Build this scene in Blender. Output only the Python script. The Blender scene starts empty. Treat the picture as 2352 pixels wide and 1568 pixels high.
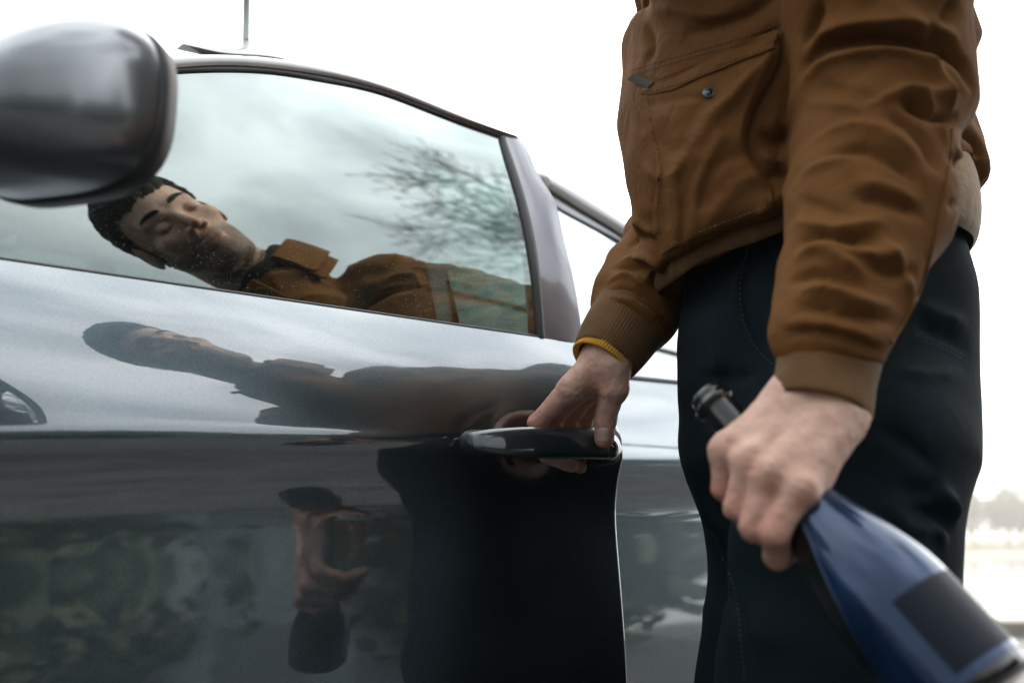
import bpy, math, random
import numpy as np
from mathutils import Vector, Matrix
from mathutils.bvhtree import BVHTree

SC = bpy.context.scene
COL = SC.collection

# ------------------------------------------------------------------ camera, sky, sun, exposure
PX_F = 2286.7                      # focal length in units of a 2352-wide frame (35 mm on 36 mm)
CAM_H = 0.80
PITCH = math.atan((1245 - 784) / PX_F)
cam_d = bpy.data.cameras.new('camera')
cam = bpy.data.objects.new('camera', cam_d)
COL.objects.link(cam)
cam.location = (0, 0, CAM_H)
cam.rotation_euler = (math.pi / 2 + PITCH, 0, 0)
cam_d.lens = 35
cam_d.sensor_width = 36
cam_d.clip_start = 0.02
cam_d.clip_end = 3000
cam_d.dof.use_dof = True
cam_d.dof.focus_distance = 1.085
cam_d.dof.aperture_fstop = 3.2
cam_d.dof.aperture_blades = 9
SC.camera = cam

SUN_EL = math.radians(20.5)
SUN_AZ = math.radians(8.5)         # east of +Y (the way the camera looks)
sun_d = bpy.data.lights.new('sun', 'SUN')
sun = bpy.data.objects.new('sun', sun_d)
COL.objects.link(sun)
sun_d.energy = 3.2
sun_d.angle = math.radians(0.5)
sun_d.color = (1.0, 0.90, 0.76)
_sd = Vector((math.sin(SUN_AZ) * math.cos(SUN_EL), math.cos(SUN_AZ) * math.cos(SUN_EL), math.sin(SUN_EL)))
sun.rotation_euler = _sd.to_track_quat('Z', 'Y').to_euler()

world = bpy.data.worlds.new('World')
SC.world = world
world.use_nodes = True
_nt = world.node_tree
_nt.nodes.clear()
def _wn(t, **k):
    n = _nt.nodes.new(t)
    for a, b in k.items():
        setattr(n, a, b)
    return n
_sky = _wn('ShaderNodeTexSky', sky_type='NISHITA', sun_disc=False, sun_elevation=SUN_EL, sun_rotation=SUN_AZ,
           altitude=50, air_density=1.2, dust_density=4.0, ozone_density=1.5)
_tc = _wn('ShaderNodeTexCoord')
_mp = _wn('ShaderNodeMapping')
_mp.inputs['Scale'].default_value = (1.0, 1.7, 3.2)
_mp.inputs['Rotation'].default_value = (0.1, 0.2, 0.9)
_nz = _wn('ShaderNodeTexNoise')
_nz.inputs['Scale'].default_value = 2.1
_nz.inputs['Detail'].default_value = 7
_nz.inputs['Roughness'].default_value = 0.55
_nz.inputs['Distortion'].default_value = 0.5
_rp = _wn('ShaderNodeValToRGB')
_rp.color_ramp.elements[0].position = 0.36
_rp.color_ramp.elements[0].color = (0.50, 0.50, 0.50, 1)
_rp.color_ramp.elements[1].position = 0.60
_rp.color_ramp.elements[1].color = (1, 1, 1, 1)
_mx = _wn('ShaderNodeMix', data_type='RGBA')
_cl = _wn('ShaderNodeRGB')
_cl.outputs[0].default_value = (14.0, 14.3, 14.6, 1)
_bg = _wn('ShaderNodeBackground')
_bg.inputs['Strength'].default_value = 0.10
_out = _wn('ShaderNodeOutputWorld')
_l = _nt.links.new
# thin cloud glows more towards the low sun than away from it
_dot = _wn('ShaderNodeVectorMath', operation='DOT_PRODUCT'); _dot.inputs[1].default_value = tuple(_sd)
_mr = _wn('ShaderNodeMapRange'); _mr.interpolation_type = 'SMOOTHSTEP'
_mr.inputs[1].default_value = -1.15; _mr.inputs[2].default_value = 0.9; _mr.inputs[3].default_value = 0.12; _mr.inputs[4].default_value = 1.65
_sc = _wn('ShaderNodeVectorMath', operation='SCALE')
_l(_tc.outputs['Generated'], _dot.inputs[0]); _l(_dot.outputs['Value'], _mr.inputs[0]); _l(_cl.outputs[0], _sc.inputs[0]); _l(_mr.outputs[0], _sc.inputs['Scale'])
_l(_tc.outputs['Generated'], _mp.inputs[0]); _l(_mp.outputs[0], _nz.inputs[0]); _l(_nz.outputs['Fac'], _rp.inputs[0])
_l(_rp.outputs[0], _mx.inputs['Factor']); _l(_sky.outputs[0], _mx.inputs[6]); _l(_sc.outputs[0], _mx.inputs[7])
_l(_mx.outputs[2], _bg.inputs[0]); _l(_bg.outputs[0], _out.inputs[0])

SC.view_settings.view_transform = 'Standard'
SC.view_settings.look = 'None'
SC.view_settings.exposure = 0.72
SC.view_settings.gamma = 1.0
SC.view_settings.use_curve_mapping = False
SC.cycles.max_bounces = 10
SC.cycles.transparent_max_bounces = 16
SC.cycles.caustics_reflective = False
SC.cycles.caustics_refractive = False

# ------------------------------------------------------------------ geometry helpers
CP, SP = math.cos(PITCH), math.sin(PITCH)
C0 = np.array([0, 0, CAM_H])
def ray(px, py):
    """direction of sight through a spot of the 2352x1568 layout grid"""
    x = (px - 1176) / PX_F; y = (784 - py) / PX_F
    v = np.array([x, CP - SP * y, SP + CP * y])
    return v / np.linalg.norm(v)
def U(px, py, Y):
    d = ray(px, py)
    return C0 + d * (Y / d[1])

class Frame:
    """upright frame along a car side: s runs to the rear, w outwards, z up"""
    def __init__(self, o, ax):
        self.o = np.array([o[0], o[1], 0.0])
        ax = np.array([ax[0], ax[1], 0.0]); self.a = ax / np.linalg.norm(ax)
        self.n = np.array([self.a[1], -self.a[0], 0.0])
    def to(self, P):
        d = np.asarray(P) - self.o
        return d @ self.a, d @ self.n, d[..., 2]
    def at(self, s, w, z):
        s, w, z = np.broadcast_arrays(np.asarray(s, float), w, z)
        return self.o + s[..., None] * self.a + w[..., None] * self.n + z[..., None] * np.array([0, 0, 1.0])
    def hit(self, px, py, surf=lambda s, z: 0.0, t0=0.2, t1=6.0):
        d = ray(px, py)
        ts = np.linspace(t0, t1, 1200)
        P = C0 + ts[:, None] * d
        s, w, z = self.to(P)
        g = w - surf(s, z)
        k = np.where((g[:-1] > 0) & (g[1:] <= 0))[0]
        if len(k) == 0:
            k = [np.argmin(abs(g[:-1]))]
        a, b = ts[k[0]], ts[k[0] + 1]
        for _ in range(30):
            m = (a + b) / 2
            s1, w1, z1 = self.to(C0 + m * d)
            if w1 - surf(s1, z1) > 0: a = m
            else: b = m
        s1, w1, z1 = self.to(C0 + a * d)
        return np.array([float(s1), float(w1), float(z1)])

def spline(xs, ys):
    """natural cubic spline"""
    xs = np.array(xs, float); ys = np.array(ys, float); n = len(xs)
    h = np.diff(xs); A = np.eye(n); r = np.zeros(n)
    for i in range(1, n - 1):
        A[i, i - 1] = h[i - 1]; A[i, i] = 2 * (h[i - 1] + h[i]); A[i, i + 1] = h[i]
        r[i] = 6 * ((ys[i + 1] - ys[i]) / h[i] - (ys[i] - ys[i - 1]) / h[i - 1])
    m = np.linalg.solve(A, r)
    def f(x):
        x = np.asarray(x, float)
        xc = np.clip(x, xs[0], xs[-1])
        i = np.clip(np.searchsorted(xs, xc) - 1, 0, n - 2)
        a = xs[i + 1] - xc; b = xc - xs[i]; hi = h[i]
        return (m[i] * a ** 3 + m[i + 1] * b ** 3) / (6 * hi) + (ys[i] / hi - m[i] * hi / 6) * a + (ys[i + 1] / hi - m[i + 1] * hi / 6) * b
    return f
def poly_path(pts, n):
    """smooth resampling of a polyline of any dimension"""
    pts = np.array(pts, float)
    t = np.concatenate([[0], np.cumsum(np.linalg.norm(np.diff(pts, axis=0), axis=1))])
    tt = np.linspace(0, t[-1], n)
    if len(pts) < 3:
        return np.stack([np.interp(tt, t, pts[:, k]) for k in range(pts.shape[1])], 1)
    return np.stack([spline(t, pts[:, k])(tt) for k in range(pts.shape[1])], 1)
def smooth01(x):
    x = np.clip(x, 0, 1); return x * x * (3 - 2 * x)
def smin(a, b, k):
    h = np.clip(0.5 + 0.5 * (b - a) / k, 0, 1)
    return b * (1 - h) + a * h - k * h * (1 - h)

def mesh_obj(name, V, F, mat, parent=None, smooth=True, quads=None):
    me = bpy.data.meshes.new(name)
    V = np.asarray(V, float)
    if isinstance(F, np.ndarray):
        nf, k = F.shape
        me.vertices.add(len(V)); me.vertices.foreach_set('co', V.astype(np.float32).ravel())
        me.loops.add(nf * k); me.loops.foreach_set('vertex_index', F.astype(np.int32).ravel())
        me.polygons.add(nf)
        me.polygons.foreach_set('loop_start', np.arange(0, nf * k, k, dtype=np.int32))
        me.polygons.foreach_set('loop_total', np.full(nf, k, dtype=np.int32))
        me.update(calc_edges=True)
        me.validate()
    else:
        me.from_pydata([tuple(v) for v in V], [], F)
    if smooth:
        me.polygons.foreach_set('use_smooth', [True] * len(me.polygons))
    me.materials.append(mat)
    o = bpy.data.objects.new(name, me)
    COL.objects.link(o)
    if parent is not None:
        o.parent = parent
    me.update()
    return o
def fix_normals(o):
    import bmesh
    bm = bmesh.new(); bm.from_mesh(o.data)
    bmesh.ops.recalc_face_normals(bm, faces=bm.faces)
    bm.to_mesh(o.data); bm.free(); o.data.update()
def grid_faces(nu, nv, wrap_u=False, wrap_v=False):
    I = np.arange(nu * nv).reshape(nu, nv)
    A = I if not wrap_u else np.vstack([I, I[:1]])
    if wrap_v: A = np.hstack([A, A[:, :1]])
    return np.stack([A[:-1, :-1], A[1:, :-1], A[1:, 1:], A[:-1, 1:]], -1).reshape(-1, 4)
def empty(name, loc=(0, 0, 0)):
    o = bpy.data.objects.new(name, None); COL.objects.link(o); o.location = loc
    o.empty_display_size = 0.1
    return o
def under(o, p):
    """parent without moving (things' empties carry a location)"""
    bpy.context.view_layer.update()
    o.parent = p; o.matrix_parent_inverse = p.matrix_world.inverted()
    return o
def tag(o, label=None, cat=None, group=None, kind=None):
    if label: o['label'] = label
    if cat: o['category'] = cat
    if group: o['group'] = group
    if kind: o['kind'] = kind
    return o
def tube(name, pts, rad, mat, parent=None, n=10, m=None, cap=True):
    """swept round tube through 3-D points, radii per point"""
    pts = np.array(pts, float); rad = np.broadcast_to(np.array(rad, float), (len(pts),))
    if m:
        q = poly_path(np.hstack([pts, rad[:, None]]), m); pts, rad = q[:, :3], q[:, 3]
    T = np.gradient(pts, axis=0); T /= np.linalg.norm(T, axis=1)[:, None] + 1e-12
    up = np.array([0, 0, 1.0]) if abs(T[0][2]) < 0.9 else np.array([1.0, 0, 0])
    N = np.cross(up, T[0]); N /= np.linalg.norm(N)
    V = []
    th = np.linspace(0, 2 * np.pi, n, endpoint=False)
    for p, t, r in zip(pts, T, rad):
        N = N - (N @ t) * t; N /= np.linalg.norm(N); B = np.cross(t, N)
        V.append(p + r * (np.cos(th)[:, None] * N + np.sin(th)[:, None] * B))
    V = np.concatenate(V)
    F = [tuple(f) for f in grid_faces(len(pts), n, wrap_v=True)]
    if cap:
        F += [tuple(range(n))[::-1], tuple(range((len(pts) - 1) * n, len(pts) * n))]
    return mesh_obj(name, V, F, mat, parent)
def slab(name, top, off, mat, parent=None, smooth=True):
    """closed sheet: 'top' is a (nu,nv,3) grid, 'off' the vector(s) to its back face"""
    top = np.asarray(top); nu, nv = top.shape[:2]
    V = np.concatenate([top.reshape(-1, 3), (top + off).reshape(-1, 3)])
    G = grid_faces(nu, nv); N = nu * nv
    F = [tuple(f) for f in G] + [tuple(f[::-1] + N) for f in G]
    I = np.arange(N).reshape(nu, nv)
    rim = list(I[0, :]) + list(I[1:, -1]) + list(I[-1, -2::-1]) + list(I[-2:0:-1, 0])
    for a, b in zip(rim, rim[1:] + rim[:1]):
        F.append((b, a, a + N, b + N))
    o = mesh_obj(name, V, F, mat, parent, smooth)
    fix_normals(o)
    if smooth: sharpen(o, 40)
    return o
def face_out(o, n):
    """turn an open sheet so that its faces look along n"""
    me = o.data; k = len(me.polygons); a = np.empty(k * 3); me.polygons.foreach_get('normal', a)
    if a.reshape(-1, 3).sum(0) @ np.asarray(n) < 0: me.flip_normals(); me.update()
    return o
def sharpen(o, deg=35):
    me = o.data
    import bmesh
    bm = bmesh.new(); bm.from_mesh(me)
    for e in bm.edges:
        if len(e.link_faces) == 2 and e.calc_face_angle(0) > math.radians(deg): e.smooth = False
    bm.to_mesh(me); bm.free()
def box(name, c, d, mat, parent=None, rz=0.0, bevel=0.0):
    import bmesh
    bm = bmesh.new(); bmesh.ops.create_cube(bm, size=1)
    bmesh.ops.scale(bm, vec=d, verts=bm.verts)
    if bevel: bmesh.ops.bevel(bm, geom=bm.edges[:], offset=bevel, segments=3, affect='EDGES', profile=0.6)
    bmesh.ops.rotate(bm, cent=(0, 0, 0), matrix=Matrix.Rotation(rz, 3, 'Z'), verts=bm.verts)
    bmesh.ops.translate(bm, vec=c, verts=bm.verts)
    me = bpy.data.meshes.new(name); bm.to_mesh(me); bm.free(); me.materials.append(mat)
    o = bpy.data.objects.new(name, me); COL.objects.link(o)
    if bevel: me.polygons.foreach_set('use_smooth', [True] * len(me.polygons))
    if parent is not None: o.parent = parent
    return o

# signed-distance modelling, turned into one mesh by surface nets
def cone(P, a, b, ra, rb, sc=None):
    a = np.asarray(a, float); b = np.asarray(b, float)
    d = b - a; L2 = d @ d + 1e-12
    t = np.clip(((P - a) @ d) / L2, 0, 1)
    q = P - a - t[:, None] * d
    return np.sqrt((q * q).sum(1)) - (ra + (rb - ra) * t)
def ellipsoid(P, c, r, R=None):
    q = P - np.asarray(c)
    if R is not None: q = q @ R
    r = np.asarray(r)
    k0 = np.sqrt(((q / r) ** 2).sum(1)); k1 = np.sqrt(((q / r ** 2) ** 2).sum(1)) + 1e-9
    return k0 * (k0 - 1) / k1
def surfnets(f, lo, hi, h, margin=1.5):
    lo = np.array(lo, float); hi = np.array(hi, float); B = 8
    nb = np.ceil((hi - lo) / (h * B)).astype(int); n = nb * B
    I = np.stack(np.meshgrid(*[np.arange(k) for k in nb], indexing='ij'), -1).reshape(-1, 3)
    cen = lo + (I * B + (B - 1) / 2) * h
    dc = f(cen)
    keep = np.abs(dc) < B * h * 0.88 * margin + h
    vol = np.repeat(np.repeat(np.repeat(dc.reshape(nb), B, 0), B, 1), B, 2).astype(np.float32)
    off = np.stack(np.meshgrid(*[np.arange(B)] * 3, indexing='ij'), -1).reshape(-1, 3)
    K = I[keep]
    for c in range(0, len(K), 400):
        idx = (K[c:c + 400, None, :] * B + off[None]).reshape(-1, 3)
        vol[idx[:, 0], idx[:, 1], idx[:, 2]] = f(lo + idx * h)
    s = vol < 0
    c8 = np.zeros(tuple(n - 1), np.int8)
    for dx in (0, 1):
        for dy in (0, 1):
            for dz in (0, 1):
                c8 += s[dx:n[0] - 1 + dx, dy:n[1] - 1 + dy, dz:n[2] - 1 + dz]
    cells = np.argwhere((c8 > 0) & (c8 < 8))
    vid = np.full(tuple(n - 1), -1, np.int64)
    vid[cells[:, 0], cells[:, 1], cells[:, 2]] = np.arange(len(cells))
    acc = np.zeros((len(cells), 3)); cnt = np.zeros(len(cells))
    cor = [(x, y, z) for x in (0, 1) for y in (0, 1) for z in (0, 1)]
    for a in cor:
        for ax in range(3):
            if a[ax]: continue
            b = list(a); b[ax] = 1
            va = vol[cells[:, 0] + a[0], cells[:, 1] + a[1], cells[:, 2] + a[2]]
            vb = vol[cells[:, 0] + b[0], cells[:, 1] + b[1], cells[:, 2] + b[2]]
            m = (va < 0) != (vb < 0)
            t = np.where(m, va / np.where(m, va - vb, 1), 0)
            p = np.array(a)[None].repeat(len(cells), 0).astype(float); p[:, ax] += t
            acc[m] += p[m]; cnt[m] += 1
    V = lo + (cells + acc / cnt[:, None]) * h
    Fs = []
    for ax in range(3):
        o1, o2 = [(1, 2), (2, 0), (0, 1)][ax]
        sl0 = [slice(None)] * 3; sl1 = [slice(None)] * 3
        sl0[ax] = slice(0, n[ax] - 1); sl1[ax] = slice(1, n[ax])
        e = np.argwhere(s[tuple(sl0)] != s[tuple(sl1)])
        e = e[(e[:, o1] > 0) & (e[:, o2] > 0) & (e[:, o1] < n[o1] - 1) & (e[:, o2] < n[o2] - 1)]
        q = []
        for d1, d2 in ((0, 0), (-1, 0), (-1, -1), (0, -1)):
            c = e.copy(); c[:, o1] += d1; c[:, o2] += d2
            q.append(vid[c[:, 0], c[:, 1], c[:, 2]])
        q = np.stack(q, 1)
        inside = s[e[:, 0], e[:, 1], e[:, 2]]
        q[~inside] = q[~inside][:, ::-1]
        Fs.append(q)
    F = np.concatenate(Fs)
    F = F[(F >= 0).all(1)]
    return V, F[:, ::-1] if False else F
def vnormals(V, F):
    a = V[F[:, 2]] - V[F[:, 0]]; b = V[F[:, 3]] - V[F[:, 1]]
    fn = np.cross(a, b); N = np.zeros_like(V)
    for k in range(4): np.add.at(N, F[:, k], fn)
    return N / (np.linalg.norm(N, axis=1)[:, None] + 1e-12)
def relax(V, F, it=2, lam=0.5):
    E = np.concatenate([F[:, [0, 1]], F[:, [1, 2]], F[:, [2, 3]], F[:, [3, 0]]])
    cnt = np.bincount(E[:, 0], minlength=len(V)) + np.bincount(E[:, 1], minlength=len(V))
    for _ in range(it):
        A = np.zeros_like(V)
        for k in range(3):
            A[:, k] = np.bincount(E[:, 0], V[E[:, 1], k], len(V)) + np.bincount(E[:, 1], V[E[:, 0], k], len(V))
        V = V + lam * (A / np.maximum(cnt, 1)[:, None] - V)
    return V
def bvh(V, F):
    return BVHTree.FromPolygons([tuple(v) for v in V], [tuple(int(i) for i in f) for f in F])
def cast(tree, px, py):
    d = Vector(ray(px, py)); h = tree.ray_cast(Vector(C0), d)
    return (np.array(h[0]), np.array(h[1])) if h[0] is not None else (None, None)
def stroke3(tree, pts, n=None):
    """lay a drawn line onto a surface; gaps are skipped"""
    q = poly_path(pts, n or max(4, int(sum(math.dist(a, b) for a, b in zip(pts, pts[1:])) / 14)))
    out = []
    for x, y in q:
        p, nn = cast(tree, x, y)
        if p is not None: out.append(p)
    return np.array(out)
def seg_dist(P, line):
    """distance to a polyline and the place 0..1 along it"""
    best = np.full(len(P), 1e9); tt = np.zeros(len(P)); m = len(line) - 1
    for i in range(m):
        a, b = line[i], line[i + 1]; d = b - a
        t = np.clip(((P - a) @ d) / (d @ d + 1e-12), 0, 1)
        q = P - a - t[:, None] * d; r = np.sqrt((q * q).sum(1))
        k = r < best; best[k] = r[k]; tt[k] = (i + t[k]) / m
    return best, tt
def vnoise(P, seed=0):
    """cheap smooth value noise in 3-D, -1..1"""
    rng = np.random.default_rng(seed); T = rng.uniform(-1, 1, 4096)
    i = np.floor(P).astype(np.int64); f = P - i; f = f * f * (3 - 2 * f)
    def h(x, y, z): return T[(x * 73856093 ^ y * 19349663 ^ z * 83492791) & 4095]
    r = 0
    for dx in (0, 1):
        for dy in (0, 1):
            for dz in (0, 1):
                w = (f[:, 0] if dx else 1 - f[:, 0]) * (f[:, 1] if dy else 1 - f[:, 1]) * (f[:, 2] if dz else 1 - f[:, 2])
                r = r + w * h(i[:, 0] + dx, i[:, 1] + dy, i[:, 2] + dz)
    return r

# ------------------------------------------------------------------ materials
def mat(name, color=(0.5, 0.5, 0.5), rough=0.5, metal=0.0, **kw):
    m = bpy.data.materials.new(name); m.use_nodes = True
    b = m.node_tree.nodes['Principled BSDF']
    b.inputs['Base Color'].default_value = (*color, 1)
    b.inputs['Roughness'].default_value = rough
    b.inputs['Metallic'].default_value = metal
    for k, v in kw.items():
        b.inputs[k.replace('_', ' ')].default_value = v
    return m
def nodes(m):
    nt = m.node_tree
    return nt, nt.nodes['Principled BSDF'], nt.nodes.new, nt.links.new
def tex(m, kind, scale, coord='Object', **kw):
    nt, b, N, L = nodes(m)
    tc = N('ShaderNodeTexCoord'); mp = N('ShaderNodeMapping'); t = N(kind)
    L(tc.outputs[coord], mp.inputs[0]); L(mp.outputs[0], t.inputs['Vector'])
    if 'stretch' in kw: mp.inputs['Scale'].default_value = kw.pop('stretch')
    if 'rot' in kw: mp.inputs['Rotation'].default_value = kw.pop('rot')
    t.inputs['Scale'].default_value = scale
    for k, v in kw.items(): t.inputs[k].default_value = v
    return t
def ramp(m, src, stops):
    nt, b, N, L = nodes(m)
    r = N('ShaderNodeValToRGB'); L(src, r.inputs[0]); e = r.color_ramp.elements
    while len(e) < len(stops): e.new(0.5)
    for k, (p, c) in enumerate(stops):
        e[k].position = p; e[k].color = (*c, 1) if len(c) == 3 else c
    return r.outputs[0]
def bump(m, src, strength=0.3, dist=0.001, prev=None):
    nt, b, N, L = nodes(m)
    u = N('ShaderNodeBump'); u.inputs['Strength'].default_value = strength; u.inputs['Distance'].default_value = dist
    L(src, u.inputs['Height'])
    if prev is not None: L(prev, u.inputs['Normal'])
    L(u.outputs[0], b.inputs['Normal'])
    return u.outputs[0]
def vary(m, c1, c2, scale, detail=4, lo=0.35, hi=0.65, **kw):
    nt, b, N, L = nodes(m)
    t = tex(m, 'ShaderNodeTexNoise', scale, Detail=detail, **kw)
    L(ramp(m, t.outputs['Fac'], [(lo, c1), (hi, c2)]), b.inputs['Base Color'])
    return t

M = {}
# car paint: grey-blue metallic under a clear coat
m = M['paint'] = mat('car_paint', (0.30, 0.315, 0.345), 0.36, 1.0, Coat_Weight=1.0, Coat_Roughness=0.015, Coat_IOR=2.3)
t = tex(m, 'ShaderNodeTexNoise', 900, Detail=2)
nt, b, N, L = nodes(m)
L(ramp(m, t.outputs['Fac'], [(0.3, (0.055, 0.083, 0.098)), (0.7, (0.12, 0.155, 0.173))]), b.inputs['Base Color'])
t2 = tex(m, 'ShaderNodeTexNoise', 7, Detail=5)
L(ramp(m, t2.outputs['Fac'], [(0.35, (0.28,) * 3), (0.7, (0.36,) * 3)]), b.inputs['Roughness'])
t3 = tex(m, 'ShaderNodeTexNoise', 24, Detail=6)
L(ramp(m, t3.outputs['Fac'], [(0.45, (0.01,) * 3), (0.8, (0.06,) * 3)]), b.inputs['Coat Roughness'])
M['mirror_paint'] = mat('mirror_paint', (0.12, 0.14, 0.155), 0.4, 1.0, Coat_Weight=1.0, Coat_Roughness=0.2, Coat_IOR=2.2)
M['pillar'] = mat('pillar_paint', (0.17, 0.178, 0.205), 0.42, 0.7, Coat_Weight=1.0, Coat_Roughness=0.10, Coat_IOR=1.8)
M['frame_paint'] = mat('frame_paint', (0.50, 0.51, 0.51), 0.38, 0.25, Coat_Weight=0.7, Coat_Roughness=0.06)
M['rubber'] = mat('black_rubber', (0.012, 0.013, 0.014), 0.5)
t = tex(M['rubber'], 'ShaderNodeTexNoise', 260, Detail=3); bump(M['rubber'], t.outputs['Fac'], 0.15, 0.0005)
M['gloss_black'] = mat('dark_gloss_plastic', (0.012, 0.017, 0.02), 0.16, 0.0, Coat_Weight=1.0, Coat_Roughness=0.02)
M['handle'] = mat('handle_paint', (0.030, 0.042, 0.050), 0.3, 0.5, Coat_Weight=1.0, Coat_Roughness=0.02, Coat_IOR=1.6)
t = tex(M['handle'], 'ShaderNodeTexNoise', 60, Detail=6)
nt, b, N, L = nodes(M['handle'])
L(ramp(M['handle'], t.outputs['Fac'], [(0.5, (0.015,) * 3), (0.75, (0.09,) * 3)]), b.inputs['Coat Roughness'])
M['chrome'] = mat('brushed_metal', (0.62, 0.62, 0.60), 0.22, 1.0)
M['cabin'] = mat('cabin_trim', (0.03, 0.035, 0.038), 0.8)
t = tex(M['cabin'], 'ShaderNodeTexNoise', 120); bump(M['cabin'], t.outputs['Fac'], 0.2, 0.001)
M['seat'] = mat('seat_cloth', (0.04, 0.045, 0.05), 0.9)
t = tex(M['seat'], 'ShaderNodeTexNoise', 300); bump(M['seat'], t.outputs['Fac'], 0.4, 0.001)
M['tyre'] = mat('tyre_rubber', (0.02, 0.02, 0.02), 0.8)
t = tex(M['tyre'], 'ShaderNodeTexNoise', 90); bump(M['tyre'], t.outputs['Fac'], 0.3, 0.002)
M['rim'] = mat('alloy', (0.45, 0.46, 0.48), 0.3, 1.0)

def glass_mat(name, tint, refl=1.9, dust=True):
    """window pane: mirror layer over tinted see-through, dust grains near the belt"""
    m = bpy.data.materials.new(name); m.use_nodes = True
    nt = m.node_tree; nt.nodes.clear(); N = nt.nodes.new; L = nt.links.new
    out = N('ShaderNodeOutputMaterial')
    tr = N('ShaderNodeBsdfTransparent'); tr.inputs[0].default_value = (*tint, 1)
    gl = N('ShaderNodeBsdfGlossy'); gl.inputs['Roughness'].default_value = 0.0
    gl.inputs['Color'].default_value = (0.88, 1.0, 0.97, 1)
    fr = N('ShaderNodeFresnel'); fr.inputs['IOR'].default_value = 1.52
    mu = N('ShaderNodeMath'); mu.operation = 'MULTIPLY'; mu.use_clamp = True; mu.inputs[1].default_value = refl
    mx = N('ShaderNodeMixShader')
    L(fr.outputs[0], mu.inputs[0]); L(mu.outputs[0], mx.inputs[0]); L(tr.outputs[0], mx.inputs[1]); L(gl.outputs[0], mx.inputs[2])
    last = mx.outputs[0]
    if dust:
        tc = N('ShaderNodeTexCoord'); vo = N('ShaderNodeTexVoronoi'); vo.inputs['Scale'].default_value = 560
        L(tc.outputs['Object'], vo.inputs['Vector'])
        r1 = N('ShaderNodeValToRGB'); r1.color_ramp.elements[0].position = 0.16; r1.color_ramp.elements[0].color = (1, 1, 1, 1)
        r1.color_ramp.elements[1].position = 0.26; r1.color_ramp.elements[1].color = (0, 0, 0, 1)
        L(vo.outputs['Distance'], r1.inputs[0])
        no = N('ShaderNodeTexNoise'); no.inputs['Scale'].default_value = 9; no.inputs['Detail'].default_value = 4
        L(tc.outputs['Object'], no.inputs['Vector'])
        n2 = N('ShaderNodeTexNoise'); n2.inputs['Scale'].default_value = 260; n2.inputs['Detail'].default_value = 1
        L(tc.outputs['Object'], n2.inputs['Vector'])
        r3 = N('ShaderNodeValToRGB'); r3.color_ramp.elements[0].position = 0.52; r3.color_ramp.elements[1].position = 0.62
        L(n2.outputs['Fac'], r3.inputs[0])
        sx = N('ShaderNodeSeparateXYZ'); L(tc.outputs['Object'], sx.inputs[0])
        r2 = N('ShaderNodeMapRange'); r2.inputs[1].default_value = 1.22; r2.inputs[2].default_value = 1.05
        r2.inputs[3].default_value = 0.03; r2.inputs[4].default_value = 0.85
        L(sx.outputs['Z'], r2.inputs[0])
        a = N('ShaderNodeMath'); a.operation = 'MULTIPLY'; L(r1.outputs[0], a.inputs[0]); L(r2.outputs[0], a.inputs[1])
        c = N('ShaderNodeMath'); c.operation = 'MULTIPLY'; L(a.outputs[0], c.inputs[0]); L(r3.outputs[0], c.inputs[1])
        d0 = N('ShaderNodeMath'); d0.operation = 'MULTIPLY_ADD'; d0.inputs[1].default_value = 0.012
        L(no.outputs['Fac'], d0.inputs[0]); L(c.outputs[0], d0.inputs[2])
        df = N('ShaderNodeBsdfDiffuse'); df.inputs[0].default_value = (0.42, 0.47, 0.44, 1)
        m2 = N('ShaderNodeMixShader'); L(d0.outputs[0], m2.inputs[0]); L(last, m2.inputs[1]); L(df.outputs[0], m2.inputs[2])
        last = m2.outputs[0]
    L(last, out.inputs[0])
    return m
M['glass'] = glass_mat('side_glass', (0.085, 0.145, 0.13), 5.4)
M['glass_rear'] = glass_mat('rear_glass', (0.13, 0.18, 0.17), 6.0, dust=False)
# ------------------------------------------------------------------ setting
m = M['asphalt'] = mat('asphalt', (.05, .052, .055), .75)
vary(m, (.030, .031, .033), (.075, .075, .074), 3.0, detail=8)
t = tex(m, 'ShaderNodeTexNoise', 130, Detail=4); bump(m, t.outputs['Fac'], .5, .004)
m = M['water'] = mat('lake_water', (.05, .06, .06), .10, 0, IOR=1.33)
t = tex(m, 'ShaderNodeTexNoise', .8, Detail=5, stretch=(1, 2.2, 1)); bump(m, t.outputs['Fac'], .35, .15)
m = M['grass'] = mat('dry_grass', (.16, .15, .07), .9)
vary(m, (.10, .11, .04), (.22, .19, .10), .6, detail=8)
m = M['shore'] = mat('pale_shore', (.30, .27, .22), .9)
vary(m, (.22, .20, .16), (.38, .34, .28), .9, detail=8)
M['bark'] = mat('bark', (.07, .055, .045), .9)
t = tex(M['bark'], 'ShaderNodeTexNoise', 14, Detail=6); bump(M['bark'], t.outputs['Fac'], .6, .01)
m = M['twigs'] = mat('winter_crown', (.09, .085, .06), .9)
vary(m, (.05, .055, .035), (.14, .12, .09), .5)
m = M['leaf'] = mat('evergreen', (.045, .06, .03), .8)
vary(m, (.03, .045, .022), (.07, .085, .04), 1.2)

def sheet(name, x0, x1, y0, y1, z, mt, n=2, kind='structure'):
    xs = np.linspace(x0, x1, n); ys = np.linspace(y0, y1, n)
    G = np.array([[(x, y, z) for y in ys] for x in xs])
    return tag(mesh_obj(name, G.reshape(-1, 3), grid_faces(n, n), mt, smooth=False), kind=kind)
sheet('ground', -420, 420, -420, 420, -0.60, M['grass'])
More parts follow.
